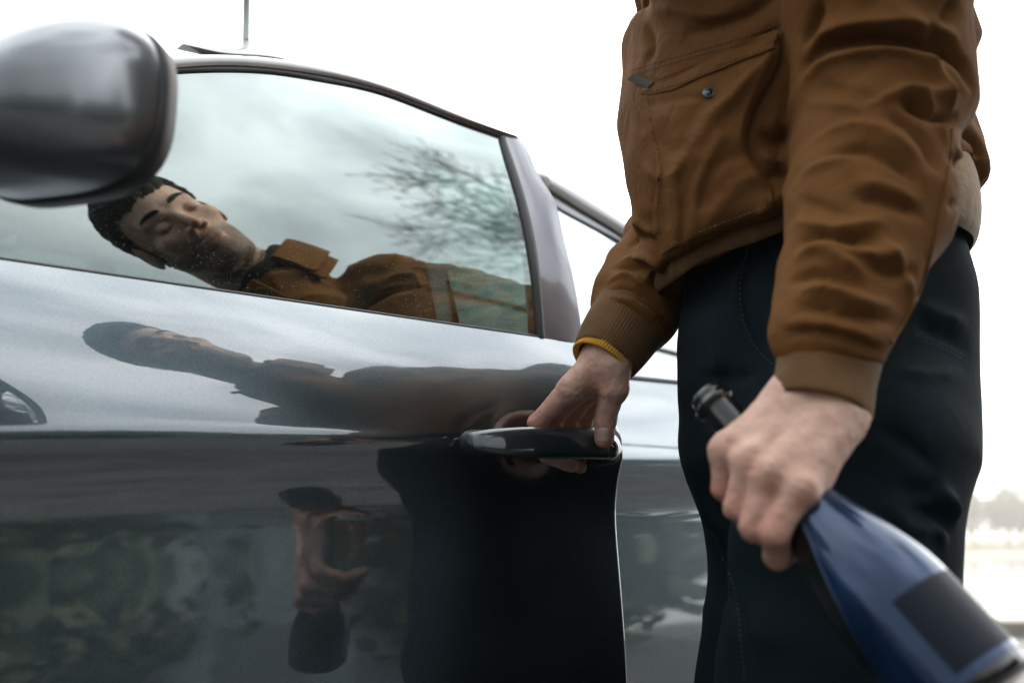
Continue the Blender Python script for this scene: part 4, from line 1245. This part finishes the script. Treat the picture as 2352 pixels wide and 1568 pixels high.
SLEEVE = [  # near sleeve: elbow crush and the folds down the forearm
 ([(1838, 175), (1880, 120), (1960, 92), (2060, 92), (2150, 112), (2225, 165)], 15, -13), ([(1840, 205), (1895, 150), (1980, 122), (2080, 122), (2160, 160)], 13, 7),
 ([(1850, 120), (1900, 75), (1990, 50), (2100, 55), (2200, 100)], 20, 7),
 ([(2090, 40), (2150, 85), (2205, 150), (2232, 215)], 16, -8), ([(2110, 120), (2160, 200), (2190, 262)], 18, 6),
 ([(2070, 235), (2120, 262), (2160, 280), (2205, 268)], 15, -12), ([(2050, 205), (2110, 220), (2180, 215)], 15, 6),
 ([(1990, 255), (2050, 225), (2110, 232), (2150, 300), (2170, 350)], 13, 6), ([(2025, 262), (2075, 285), (2120, 330), (2150, 400)], 16, -7),
 ([(1880, 195), (1960, 215), (2030, 240)], 12, -4), ([(1850, 235), (1930, 250), (1990, 262)], 12, 3.5),
 ([(1870, 330), (1960, 300), (2040, 320), (2110, 370)], 17, 5), ([(1900, 365), (1980, 345), (2060, 375), (2120, 430)], 15, -6),
 ([(1840, 410), (1900, 380), (1960, 362)], 14, 3.5), ([(1960, 420), (2040, 432), (2110, 470)], 16, 4), ([(1950, 455), (2030, 462), (2120, 500)], 14, -5.5),
 ([(1830, 455), (1890, 478), (1950, 500)], 14, -3), ([(1830, 500), (1900, 530), (1970, 522), (2040, 505)], 15, 5), ([(1835, 560), (1890, 545), (1960, 552), (2020, 552)], 13, -7),
 ([(1825, 600), (1875, 575), (1930, 600), (1990, 640)], 13, 6), ([(1850, 540), (1930, 575), (2010, 590), (2080, 570)], 12, 5),
 ([(1990, 600), (2050, 630), (2100, 620)], 13, -5), ([(1815, 655), (1860, 632), (1920, 640), (1980, 665)], 12, -6.5), ([(1830, 680), (1900, 668), (1970, 695), (2050, 700)], 12, 5),
 ([(1820, 715), (1890, 708), (1960, 728), (2050, 740)], 12, -5), ([(2010, 540), (2050, 590), (2085, 660), (2060, 740)], 12, 3),
 ([(1800, 745), (1860, 742), (1940, 755), (2030, 790)], 9, 3.5), ([(1800, 765), (1860, 762), (1940, 775), (2025, 808)], 7, -4.5),
 ([(1890, 0), (1870, 60), (1845, 110)], 22, -6), ([(2030, -10), (2080, 40), (2130, 70)], 26, 5), ([(2190, 0), (2160, 60)], 22, -5)]
BODYF = [
 ([(1800, 60), (1740, 105), (1690, 140)], 14, -5), ([(1815, 140), (1800, 260), (1790, 340), (1800, 440)], 12, -6),
 ([(1500, 30), (1560, 20), (1640, 40), (1700, 25)], 24, 5), ([(1570, 80), (1640, 60), (1730, 30), (1790, -10)], 20, -6), ([(1490, 60), (1500, 120), (1480, 150)], 18, -4),
 ([(1740, 300), (1775, 330), (1800, 290)], 12, -7), ([(1745, 350), (1790, 370), (1812, 345)], 12, 5), ([(1750, 420), (1790, 400), (1812, 395)], 11, -6),
 ([(1730, 500), (1770, 470), (1808, 440)], 13, 5), ([(1560, 620), (1640, 575), (1740, 540), (1805, 530)], 14, 6), ([(1540, 606), (1640, 556), (1720, 524), (1790, 505)], 8, -4),
 ([(2205, 300), (2240, 330), (2250, 370)], 14, -8), ([(2185, 345), (2220, 400), (2235, 440)], 14, 5), ([(2170, 380), (2200, 370), (2240, 352)], 10, -6),
 ([(2190, 460), (2230, 440), (2262, 425)], 9, -5), ([(2180, 430), (2220, 418), (2262, 395)], 10, 4), ([(2245, 105), (2262, 150), (2240, 190)], 12, -7), ([(2170, 472), (2210, 466), (2245, 462)], 6, -5),
 ([(1478, 380), (1530, 420), (1560, 470)], 14, 3), ([(1500, 470), (1550, 440), (1590, 400)], 16, -4)]
FARF = [([(1440, 560), (1490, 548), (1520, 580)], 10, -5), ([(1425, 600), (1480, 590), (1540, 630), (1575, 650)], 11, 6), ([(1410, 620), (1470, 618), (1530, 665)], 9, -6),
        ([(1395, 655), (1450, 635), (1520, 690), (1560, 700)], 10, 5), ([(1385, 680), (1440, 668), (1500, 700), (1545, 740)], 8, -5), ([(1440, 500), (1480, 520), (1500, 545)], 14, 4),
        ([(1378, 692), (1430, 690), (1490, 718), (1535, 765)], 6, 3.5)]
for pts, w, a in SLEEVE: disp = fold(TJ, VJ0, disp, pts, w, a, NEAR)
for pts, w, a in BODYF: disp = fold(TJ, VJ0, disp, pts, w, a, .95)
for pts, w, a in FARF: disp = fold(TJ, VJ0, disp, pts, w, a, 1.12)
# loose-cloth crumple: ridged noise, drawn out across the limbs
q = VJ0 * np.array([10, 10, 22.0]); q[:, 2] += 1.4 * vnoise(VJ0 * 5, 31)
rn = 1 - np.abs(vnoise(q, 12)) * 2; rn2 = 1 - np.abs(vnoise(q * 2.1 + 5, 13)) * 2
amp = .0032 * (1 + 2.6 * np.maximum(smooth01((VJ0[:, 2] - 1.30) / .06), smooth01((VJ0[:, 1] - 1.08) / .06)))
disp += amp * (rn * .9 + rn2 * .35)
qf = VJ0 * np.array([20, 20, 26.0]) + 1.2 * vnoise(VJ0 * 8, 33)[:, None]
far_ = np.maximum(smooth01((VJ0[:, 2] - 1.33) / .05), smooth01((VJ0[:, 1] - 1.10) / .05))
disp += .0055 * far_ * (1 - 2.2 * np.abs(vnoise(qf, 14)))
VJ = VJ0 + NJ * disp[:, None]
VJ = relax(VJ, FJ, 1, .4)
jk = mesh_obj('jacket', VJ, FJ, M['canvas']); pch(jk)
jk['label'] = 'brown canvas work jacket with folded sleeves'
sd = jk.modifiers.new('smooth', 'SUBSURF'); sd.levels = 1; sd.render_levels = 1
TJ2 = bvh(VJ, FJ)

# pocket: a patch sewn on the jacket, standing off towards the rear edge
PL = [(1480, 197), (1470, 204), (1491, 307), (1510, 420), (1502, 483), (1506, 546), (1521, 588)]
PR = [(1785, 86), (1786, 139), (1743, 235), (1714, 332), (1722, 370), (1766, 433), (1772, 485)]
PT = [(1480, 197), (1520, 191), (1621, 147), (1726, 105), (1785, 86)]
PB = [(1521, 588), (1621, 542), (1705, 510), (1772, 485)]
nu, nv = 60, 70
cl, cr_, ct, cb = poly_path(PL, nv), poly_path(PR, nv), poly_path(PT, nu), poly_path(PB, nu)
G = np.zeros((nu, nv, 3)); Q2 = np.zeros((nu, nv, 2)); ok = np.zeros((nu, nv), bool)
for i in range(nu):
    for j in range(nv):
        u_, v_ = i / (nu - 1), j / (nv - 1)
        x, y = (1 - u_) * cl[j] + u_ * cr_[j] + (1 - v_) * ct[i] + v_ * cb[i] - ((1 - u_) * (1 - v_) * cl[0] + u_ * (1 - v_) * cr_[0] + (1 - u_) * v_ * cl[-1] + u_ * v_ * cr_[-1])
        p, n_ = cast(TJ2, x, y)
        Q2[i, j] = (x, y)
        if p is None:
            p = U(x, y, 1.0) if j == 0 else G[i, j - 1] + (U(x, y, 1.0) - U(Q2[i, j - 1][0], Q2[i, j - 1][1], 1.0)); n_ = -ray(x, y)
        G[i, j] = p
U2, V2_ = np.meshgrid(np.linspace(0, 1, nu), np.linspace(0, 1, nv), indexing='ij')
# even the patch out, then lift it
for _ in range(14):
    K = G.copy(); K[1:-1, 1:-1] = (G[:-2, 1:-1] + G[2:, 1:-1] + G[1:-1, :-2] + G[1:-1, 2:]) / 4; G = K
vd = v3(-.15, -.97, .1)
dz = .0055 + .012 * smooth01(U2 / .5) * smooth01((1 - U2) / .12 + .25) * np.sin(np.pi * np.clip(V2_, 0, 1)) ** .6 + .004 * (V2_ < .02)
def line_h(pts, w, a):
    pts = poly_path(pts, 24)
    d_ = np.min(np.linalg.norm(Q2[:, :, None] - pts[None, None], axis=-1), axis=2)
    return a * .001 * np.exp(-(d_ / w) ** 2)
for pts, w, a in [([(1500, 245), (1560, 238), (1620, 240)], 9, -4), ([(1530, 455), (1600, 330), (1690, 235), (1770, 130)], 20, 7), ([(1510, 330), (1570, 360), (1620, 260), (1640, 230)], 22, -4),
                  ([(1545, 420), (1552, 520), (1545, 575)], 14, 5), ([(1520, 440), (1530, 520)], 8, -4), ([(1610, 480), (1640, 400), (1700, 370)], 18, -5), ([(1560, 330), (1545, 290), (1520, 280)], 16, 4),
                  ([(1640, 500), (1700, 440), (1740, 420)], 18, 5), ([(1700, 200), (1740, 160), (1775, 120)], 10, -4), ([(1620, 285), (1680, 250), (1720, 180)], 16, 4), ([(1590, 540), (1600, 450), (1650, 340)], 16, 4),
                  ([(1570, 560), (1575, 470), (1600, 400)], 12, -4)]:
    dz += line_h(pts, w, a)
G2 = G + vd * dz[..., None]
pk = slab('chest_pocket', G2, v3(.0, .0045, 0), M['canvas']); pch(pk, person); pk['label'] = 'large patch pocket with a snap and stitched edges'
def on_grid(px, py, lift=.0012):
    d_ = np.linalg.norm(Q2 - np.array([px, py]), axis=2); i, j = np.unravel_index(np.argmin(d_), d_.shape)
    return G2[i, j] + vd * lift
def on_jacket(px, py, lift=.0010, tree=None):
    p, n_ = cast(tree or TJ2, px, py)
    return None if p is None else p + n_ * lift * (1 if n_ @ ray(px, py) < 0 else -1)
def seam(pts, where, r=.00055, dash=(7, 4), parent=None, name='stitching', mt=None):
    """one row of thread: short stitches, joined into one mesh"""
    n = int(sum(math.dist(a, b_) for a, b_ in zip(pts, pts[1:]))); q = poly_path(pts, max(n // 2, 4)); run = []; V = []; F = []
    P = [where(x, y) for x, y in q]; per = (dash[0] + dash[1]) / 2; k = 0
    while k < len(P) - 3:
        e = min(int(k + max(dash[0] / 2, 1)), len(P) - 1)
        a_, c_ = P[k], P[e]
        if a_ is not None and c_ is not None and np.linalg.norm(a_ - c_) < .02:
            d_ = c_ - a_; d_ /= np.linalg.norm(d_) + 1e-9; u_ = np.cross(d_, vd); u_ /= np.linalg.norm(u_) + 1e-9; i0 = len(V)
            for c2 in (a_, (a_ + c_) / 2 + vd * r * .7, c_):
                for s1, s2 in ((1, 0), (0, 1), (-1, 0), (0, -1)): V.append(c2 + u_ * r * s1 + vd * r * s2)
            for z_ in (0, 4):
                for a2 in range(4): F.append((i0 + z_ + a2, i0 + z_ + (a2 + 1) % 4, i0 + z_ + 4 + (a2 + 1) % 4, i0 + z_ + 4 + a2))
        k += int(round(per))
    if V:
        st_ = pch(mesh_obj(name, V, np.array(F), mt or M['thread']), parent); st_['kind'] = 'stuff'; return st_
# flap folded over the pocket mouth
fa = poly_path([(1482, 199), (1520, 193), (1621, 149), (1726, 107), (1783, 88)], 44); fb = poly_path([(1474, 226), (1516, 225), (1621, 189), (1726, 151), (1776, 134)], 44)
FG = np.array([[on_grid(*(fa[i] * (1 - t_) + fb[i] * t_), .0028 + .0012 * math.sin(t_ * math.pi)) for t_ in np.linspace(0, 1, 6)] for i in range(44)])
for _ in range(3): FG[1:-1] = (FG[:-2] + FG[2:] + FG[1:-1] * 2) / 4
pch(slab('pocket_flap', FG, v3(.0, .0030, 0), M['canvas']))
FL2 = [(1474, 224), (1516, 222), (1621, 186), (1726, 148), (1776, 132)]
seam(FL2, lambda x, y: on_grid(x, y - 4, .0052))
seam([(1478, 210), (1499, 307), (1518, 420), (1510, 483), (1514, 546), (1528, 580)], on_grid)
seam([(1528, 580), (1621, 537), (1705, 504), (1765, 481)], on_grid)
seam([(1451, 172), (1579, 134), (1705, 97), (1795, 62)], on_jacket)
seam([(1453, 160), (1579, 122), (1705, 86), (1800, 50)], on_jacket)
seam([(1805, 770), (1860, 765), (1940, 782), (2020, 814)], on_jacket)
seam([(1376, 686), (1430, 684), (1490, 712), (1538, 758)], on_jacket)
# dark opening of the pocket with a folded strap end, and the snap
sp = on_grid(1625, 231, .001)
def knob(name, c_, ax_, prof, mt, parent=None, n=28):
    ax_ = ax_ / np.linalg.norm(ax_); u_ = np.cross(ax_, [0, 0, 1.0]); u_ /= np.linalg.norm(u_); w_ = np.cross(u_, ax_)
    th = np.linspace(0, 2 * np.pi, n, endpoint=False)
    G = np.array([c_ + ax_ * h_ + r * (np.cos(th)[:, None] * u_ + np.sin(th)[:, None] * w_) for r, h_ in prof])
    o = mesh_obj(name, G.reshape(-1, 3), grid_faces(len(prof), n, wrap_v=True), mt); fix_normals(o)
    return pch(o, parent)
# folded webbing tab at the pocket's front corner
tabp = [(1454, 184), (1466, 170), (1514, 190), (1500, 203)]
TB4 = [(on_jacket(x, y, .006) if on_jacket(x, y, .006) is not None else U(x, y, .93)) for x, y in tabp]
TBG = np.array([[TB4[0] * (1 - t_) + TB4[3] * t_, TB4[1] * (1 - t_) + TB4[2] * t_] for t_ in np.linspace(0, 1, 5)])
pch(slab('pocket_tab', TBG, v3(0, .002, 0), mat('webbing', (.055, .042, .028), .9)))
knob('snap_button', sp, vd, [(.0056, -.001), (.0056, .0012), (.0050, .0020), (.0042, .0016), (.0036, .0022), (.0022, .0032), (.0001, .0036)], mat('gunmetal', (.10, .13, .14), .22, 1.0))
def cuff(name, a_, b_, ra, rb, mt, ribs, amp_, rings=26, fl=0.0, n=240, ea=1.0, twist=None, tip=.006):
    a_ = np.array(a_); b_ = np.array(b_); ax_ = b_ - a_; Ln = np.linalg.norm(ax_); ax_ /= Ln
    u_ = np.cross(ax_, ray(1400, 800)); u_ /= np.linalg.norm(u_); w_ = np.cross(ax_, u_)
    th = np.linspace(0, 2 * np.pi, n, endpoint=False); rows = []
    for t_ in np.linspace(0, 1, rings):
        r = ra + (rb - ra) * t_ + fl * math.sin(t_ * math.pi)
        if t_ > .93: r -= tip * .25 * ((t_ - .93) / .07) ** 2
        rr = r + amp_ * np.cos(th * ribs) + .0007 * vnoise(np.stack([np.cos(th) * 3, np.sin(th) * 3, np.full(n, t_ * 5 + ra * 99)], 1), 21)
        rows.append(a_ + ax_ * Ln * t_ + rr[:, None] * (np.cos(th)[:, None] * u_ + ea * np.sin(th)[:, None] * w_))
    for k_ in (1, 2):                                           # turned-in lip
        rows.append(b_ - ax_ * .004 * k_ + (rb - .0035 - tip * .25) * (np.cos(th)[:, None] * u_ + ea * np.sin(th)[:, None] * w_))
    G = np.array(rows); o = mesh_obj(name, G.reshape(-1, 3), grid_faces(len(rows), n, wrap_v=True), mt); fix_normals(o)
    return pch(o)
o = cuff('sleeve_cuff', U(1912, 780, .752), U(1884, 942, .738), .0405, .0375, M['knit'], 70, .0004, fl=-.0015, ea=.86); o['label'] = 'brown knit cuff above the hand with the bottle'
o = cuff('sleeve_cuff', U(1455, 722, 1.102), U(1386, 826, 1.072), .0450, .0362, M['knit'], 70, .0005, ea=.86, fl=.002); o['label'] = 'brown knit cuff above the hand on the door handle'
o = cuff('shirt_cuff', U(1400, 806, 1.078), U(1378, 838, 1.069), .0350, .0350, M['yellow'], 64, .0006, ea=.86, rings=14); o['label'] = 'thin ribbed yellow cuff edging the sleeve'
o = cuff('shirt_cuff', U(1890, 925, .741), U(1884, 948, .738), .0350, .0350, M['yellow'], 64, .0005, ea=.86, rings=10)
# hem band round the waist
def ring_obj(name, zc_, hh, grow, mt, n=300, rows=16, puff=.004, tilt=0.0, cxo=0.0, rng_=None):
    th = np.linspace(*(rng_ or (0, 2 * np.pi)), n, endpoint=False); R_ = []
    cx = float(np.interp(HEMZ + .01, tz, tcx)) + cxo; hx = .1385; bb = .168
    for t_ in np.linspace(0, 1, rows):
        pf = puff * math.sin(t_ * math.pi) ** .5
        aa = hx + grow + pf; b2 = bb + grow + pf
        c_, s_ = np.cos(th), np.sin(th)
        x = cx + aa * np.sign(c_) * abs(c_) ** .9 * uA[0] + b2 * np.sign(s_) * abs(s_) ** .9 * uB[0]
        y = TY0 + aa * np.sign(c_) * abs(c_) ** .9 * uA[1] + b2 * np.sign(s_) * abs(s_) ** .9 * uB[1]
        z = hemline(x) - .006 + (hemh(x) + .012) * (1 - t_)
        R_.append(np.stack([x, y, z + .0015 * np.sin(th * 9)], 1))
    G = np.array(R_); o = mesh_obj(name, G.reshape(-1, 3), grid_faces(rows, n, wrap_v=rng_ is None), mt); fix_normals(o)
    return pch(o)
ring_obj('fleece_lining', 0, 0, .010, M['fleece'], n=120, puff=.010, rng_=(-1.6, 1.75))['label'] = 'tan fleece band at the back of the jacket hem'
o = ring_obj('hem_band', HEMZ - .004, .026, -.003, M['hem'], tilt=.05); o['label'] = 'brown knit waistband of the jacket'
sw = [on_jacket(x, y, .0006) for x, y in poly_path([(2186, 300), (2176, 400), (2156, 500), (2132, 600), (2096, 700), (2046, 785)], 40)]
sw = [p for p in sw if p is not None]
if len(sw) > 8: pch(tube('sleeve_seam', sw, .0016, M['canvas'], n=8, m=60))
# collar and zip edge
cth = np.linspace(.35, 2 * np.pi - .35, 40); nax = (Hp(-.03, 0, -.055) - NB); nax /= np.linalg.norm(nax)
cf = hf - (hf @ nax) * nax; cf /= np.linalg.norm(cf); csd = np.cross(nax, cf)
G = np.array([[NB + nax * h_ + (r_ + .01 * math.sin(3 * t_)) * (math.cos(t_) * cf + math.sin(t_) * csd) for t_ in cth] for h_, r_ in ((-.03, .100), (0, .096), (.04, .088), (.058, .088), (.066, .093), (.054, .101), (.02, .108), (-.01, .112))])
o = mesh_obj('collar', G.reshape(-1, 3), grid_faces(*G.shape[:2]), M['canvas']); pch(o)
sdc = o.modifiers.new('smooth', 'SUBSURF'); sdc.levels = 2; sdc.render_levels = 2
rg_ = [NB + nax * (.060 + .004 * math.sin(5 * t_)) + .070 * (math.cos(t_) * cf + math.sin(t_) * csd) for t_ in np.linspace(0, 2 * np.pi, 60)]
pch(tube('shirt_collar', rg_, .013, M['collar'], n=12, cap=False))
for k_, t_ in enumerate((1.15,)):
    c0_ = NB + nax * .050 + .112 * (math.cos(t_) * cf + math.sin(t_) * csd); dr_ = math.cos(t_) * cf + math.sin(t_) * csd
    pch(tube('zip_pull', [c0_ - dr_ * .008 - nax * .01, c0_ + dr_ * .012 + nax * .004, c0_ + dr_ * .028 + nax * .012], [.0042, .0050, .0046], M['rubber'], n=12, m=10))
slz = o.modifiers.new('thick', 'SOLIDIFY'); slz.thickness = .004
ZP = [on_jacket(x, y, .001) for x, y in poly_path([(1484, 440), (1489, 504), (1500, 560), (1512, 600)], 14)]
ZP = [p for p in ZP if p is not None]
if False: pch(tube('front_edge', ZP, .0022, M['canvas_seam'], n=8, m=30))

# --- trousers

HR_ = np.array([(560, 1625, 2150), (640, 1620, 2178), (700, 1612, 2194), (770, 1594, 2200), (850, 1594, 2190), (950, 1606, 2175), (1060, 1611, 2150), (1150, 1617, 2120), (1300, 1640, 2110)], float)
hz = CAM_H + TY0 * np.array([TZ(y) for y in HR_[:, 0]]); hcx = ((HR_[:, 1] + HR_[:, 2]) / 2 - 1176) / PX_F * TY0; hhx = (HR_[:, 2] - HR_[:, 1]) / 2 / PX_F * TY0
_o = np.argsort(hz); hz, hcx, hhx = hz[_o], hcx[_o], hhx[_o]
def trousers(P):
    z = P[:, 2]; cx = np.interp(z, hz, hcx); hx = np.interp(z, hz, hhx); bb = .155
    aa = np.sqrt(np.maximum(hx ** 2 - (bb * math.sin(PHI)) ** 2, .004)) / math.cos(PHI)
    dx = P[:, 0] - cx; dy = P[:, 1] - TY0
    a_ = (dx * uA[0] + dy * uA[1]) / aa; b_ = (dx * uB[0] + dy * uB[1]) / bb
    d = ((np.abs(a_) ** 2.4 + np.abs(b_) ** 2.4) ** (1 / 2.4) - 1) * np.minimum(aa, bb) * .95
    d = np.maximum(d, z - 1.13)
    d = -smin(-d, z - .83, .10)
    near = smin(cone(P, U(1950, 1050, .93), U(1942, 1300, .92), .098, .093), cone(P, U(1942, 1300, .92), U(1930, 1568, .92), .093, .098), .03)
    near = smin(near, cone(P, U(1930, 1568, .92), v3(.325, .92, .50), .098, .080), .03)
    near = smin(near, cone(P, v3(.325, .92, .50), v3(.40, .92, .07), .078, .070), .03)
    far = smin(cone(P, U(1822, 1050, 1.09), U(1840, 1300, 1.10), .098, .094), cone(P, U(1840, 1300, 1.10), U(1815, 1568, 1.10), .092, .092), .03)
    far = smin(far, cone(P, U(1815, 1568, 1.10), v3(.305, 1.11, .50), .092, .078), .03)
    far = smin(far, cone(P, v3(.305, 1.11, .50), v3(.36, 1.12, .07), .076, .068), .03)
    d = smin(d, smin(near, far, .012), .05)
    d = np.maximum(d, .055 - z)
    return d
VT, FT = surfnets(trousers, v3(.12, .74, .03), v3(.60, 1.38, 1.12), .0062)
VT = relax(VT, FT, 3, .5); VT0 = VT.copy(); NT = vnormals(VT, FT); TT = bvh(VT, FT); dt = np.zeros(len(VT))
for pts, w, a in [([(1745, 560), (1715, 640), (1720, 720), (1760, 800), (1800, 850)], 9, -5), ([(1730, 570), (1700, 650), (1705, 730), (1750, 815)], 9, 3),
                  ([(2100, 740), (2170, 770), (2230, 800)], 12, -4), ([(2110, 700), (2170, 725), (2228, 745)], 12, 4), ([(2060, 850), (2130, 860), (2215, 850)], 16, 3),
                  ([(2140, 1130), (2180, 1160), (2190, 1200)], 16, 8), ([(2080, 1180), (2130, 1175), (2180, 1215)], 12, -8), ([(2090, 1230), (2140, 1215), (2178, 1250)], 14, 6), ([(2060, 1120), (2110, 1130), (2150, 1120)], 16, -5),
                  ([(1620, 1180), (1660, 1260), (1670, 1330)], 12, -4), ([(1650, 1330), (1700, 1400), (1720, 1568)], 10, -3), ([(2020, 1150), (2090, 1230), (2150, 1330)], 18, 4),
                  ([(1640, 700), (1650, 800), (1660, 900)], 14, 3), ([(2000, 980), (2080, 1020), (2150, 1080)], 12, -4), ([(1600, 860), (1680, 870), (1750, 860)], 14, -3), ([(1610, 1000), (1680, 990), (1740, 1000)], 14, 3)]:
    dt = fold(TT, VT0, dt, pts, w, a, .98)
q = VT0 * np.array([8, 8, 13.0]); dt += .0042 * (1 - 2 * abs(vnoise(q, 40))) + .0012 * vnoise(q * 2.3, 41)
VT = relax(VT0 + NT * dt[:, None], FT, 1, .4)
tr_ = pch(mesh_obj('trousers', VT, FT, M['denim'])); tr_['label'] = 'black trousers'
sd = tr_.modifiers.new('smooth', 'SUBSURF'); sd.levels = 1; sd.render_levels = 1
TT2 = bvh(VT, FT); jt = lambda x, y: on_jacket(x, y, .0008, TT2)
M['thread_dark'] = mat('dark_thread', (.03, .045, .05), .8)
seam([(1720, 565), (1702, 640), (1706, 730), (1748, 812), (1790, 850)], jt, .0005, mt=M['thread_dark'])
seam([(1660, 1280), (1685, 1340), (1700, 1440), (1712, 1560)], jt, .0005, mt=M['thread_dark'])
seam([(2100, 772), (2160, 790), (2222, 822)], jt, .0005, mt=M['thread_dark'])
seam([(2100, 782), (2160, 800), (2220, 832)], jt, .0005, mt=M['thread_dark'])
# belt and fly edge hint at the front
for sh, (x, y) in (('boot', (.34, .92)), ('boot', (.30, 1.12))):
    def bt_(P, x=x, y=y):
        d = ellipsoid(P, (x - .06, y, .055), (.15, .052, .055)); d = smin(d, cone(P, v3(x + .05, y, .06), v3(x + .05, y, .13), .045, .05), .03)
        return np.maximum(d, .004 - P[:, 2])
    a_, b_ = surfnets(bt_, v3(x - .24, y - .09, -.02), v3(x + .13, y + .09, .20), .007)
    pch(mesh_obj(sh, relax(a_, b_, 2), b_, M['gloss_black'] if False else mat('boot_leather', (.03, .022, .016), .5)))

# ------------------------------------------------------------------ the bottle in the near hand
BT, BB = U(1622, 905, .775), U(2256, 1622, .655)
bax = BB - BT; BL = np.linalg.norm(bax); bax /= BL
bu = np.cross(bax, v3(0, 1, 0)); bu /= np.linalg.norm(bu); bw = np.cross(bax, bu)
def rev(name, prof, mt, parent, n=64, keep=None, mod=None):
    th = np.linspace(0, 2 * np.pi, n, endpoint=False); rows = []
    for h_, r in prof:
        rr = np.full(n, r); hh = np.full(n, h_ * BL)
        if mod: rr, hh = mod(th, rr, hh, h_)
        rows.append(BT + bax * hh[:, None] + rr[:, None] * (np.cos(th)[:, None] * bu + np.sin(th)[:, None] * bw))
    G = np.array(rows); F = grid_faces(len(prof), n, wrap_v=True)
    o = mesh_obj(name, G.reshape(-1, 3), F, mt); fix_normals(o); return under(o, parent)
bottle = empty('bottle', BB); tag(bottle, 'dark glass bottle with a torn blue foil wrap, held by its neck', 'bottle')
brf = spline([0, .10, .25, .36, .46, .56, .66, .80, .97], [.0135, .0140, .0155, .0190, .0250, .0335, .0400, .0418, .0420])
BOT = mat('dark_glass', (.004, .007, .006), .04, 0, IOR=1.52, Coat_Weight=.5)
hs = np.concatenate([np.linspace(.045, .97, 70)])
prof = [(.0, .009), (.0, .0128), (.004, .0142), (.018, .0146), (.026, .0138), (.030, .0150), (.034, .0168), (.044, .0172), (.052, .0160), (.056, .0140)] + [(h_, float(brf(h_))) for h_ in hs if h_ > .058] + [(.985, .0405), (.995, .037), (1.0, .030), (.985, .012), (.98, .0005)]
rev('glass', prof, BOT, bottle)
rev('bore', [(.0005, .009), (.12, .0085), (.12, .0002)], M['rubber'], bottle)
m = mat('blue_foil', (.006, .025, .07), .2, .5, Coat_Weight=.6, Coat_Roughness=.05)
vary(m, (.003, .020, .062), (.007, .034, .10), 25)
t = tex(m, 'ShaderNodeTexNoise', 60, Detail=4); bump(m, t.outputs['Fac'], .25, .0015)
rngb = np.random.default_rng(11)
kj = rngb.uniform(-1, 1, 40)
def jag(th):
    x = th / (2 * np.pi) * 22
    i = np.floor(x).astype(int); f = x - i
    return (kj[i % 22] * (1 - f) + kj[(i + 1) % 22] * f) * .6 + .4 * kj[(i * 7) % 22]
top_edge = .41
lat = np.cross(bax, C0 - BT); lat /= np.linalg.norm(lat)
if (U(1900, 1500, .7) - U(2000, 1300, .7)) @ lat < 0: lat = -lat
n = 300; th = np.linspace(0, 2 * np.pi, n, endpoint=False); rows = []
for t_ in np.linspace(0, 1, 60):
    sd_ = np.cos(th) * (bu @ lat) + np.sin(th) * (bw @ lat)
    st = top_edge + .015 + .42 * smooth01((sd_ - .30) / .65) + .055 * jag(th)
    h_ = st + (.955 - st) * t_
    r = brf(h_) + .0009 + .0004 * (t_ < .02)
    rows.append(BT + bax * (h_ * BL)[:, None] + r[:, None] * (np.cos(th)[:, None] * bu + np.sin(th)[:, None] * bw))
G = np.array(rows); o = mesh_obj('foil_wrap', G.reshape(-1, 3), grid_faces(60, n, wrap_v=True), m); fix_normals(o); under(o, bottle)
o['label'] = 'metallic blue foil torn into jagged points at its top'
# dark label on the body, facing the camera
camdir = C0 - (BT + bax * BL * .8); tc_ = math.atan2(camdir @ bw, camdir @ bu)
sg_ = 1 if (-math.sin(tc_) * (bu @ lat) + math.cos(tc_) * (bw @ lat)) < 0 else -1
G = np.array([[BT + bax * BL * h_ + (float(brf(h_)) + .0022) * (math.cos(t_) * bu + math.sin(t_) * bw) for t_ in np.linspace(tc_ + sg_ * .02, tc_ + sg_ * 1.25, 24)] for h_ in np.linspace(.745, .935, 12)])
o = mesh_obj('dark_label', G.reshape(-1, 3), grid_faces(12, 24), mat('label_navy', (.002, .007, .014), .40, Specular_IOR_Level=.2)); under(o, bottle)
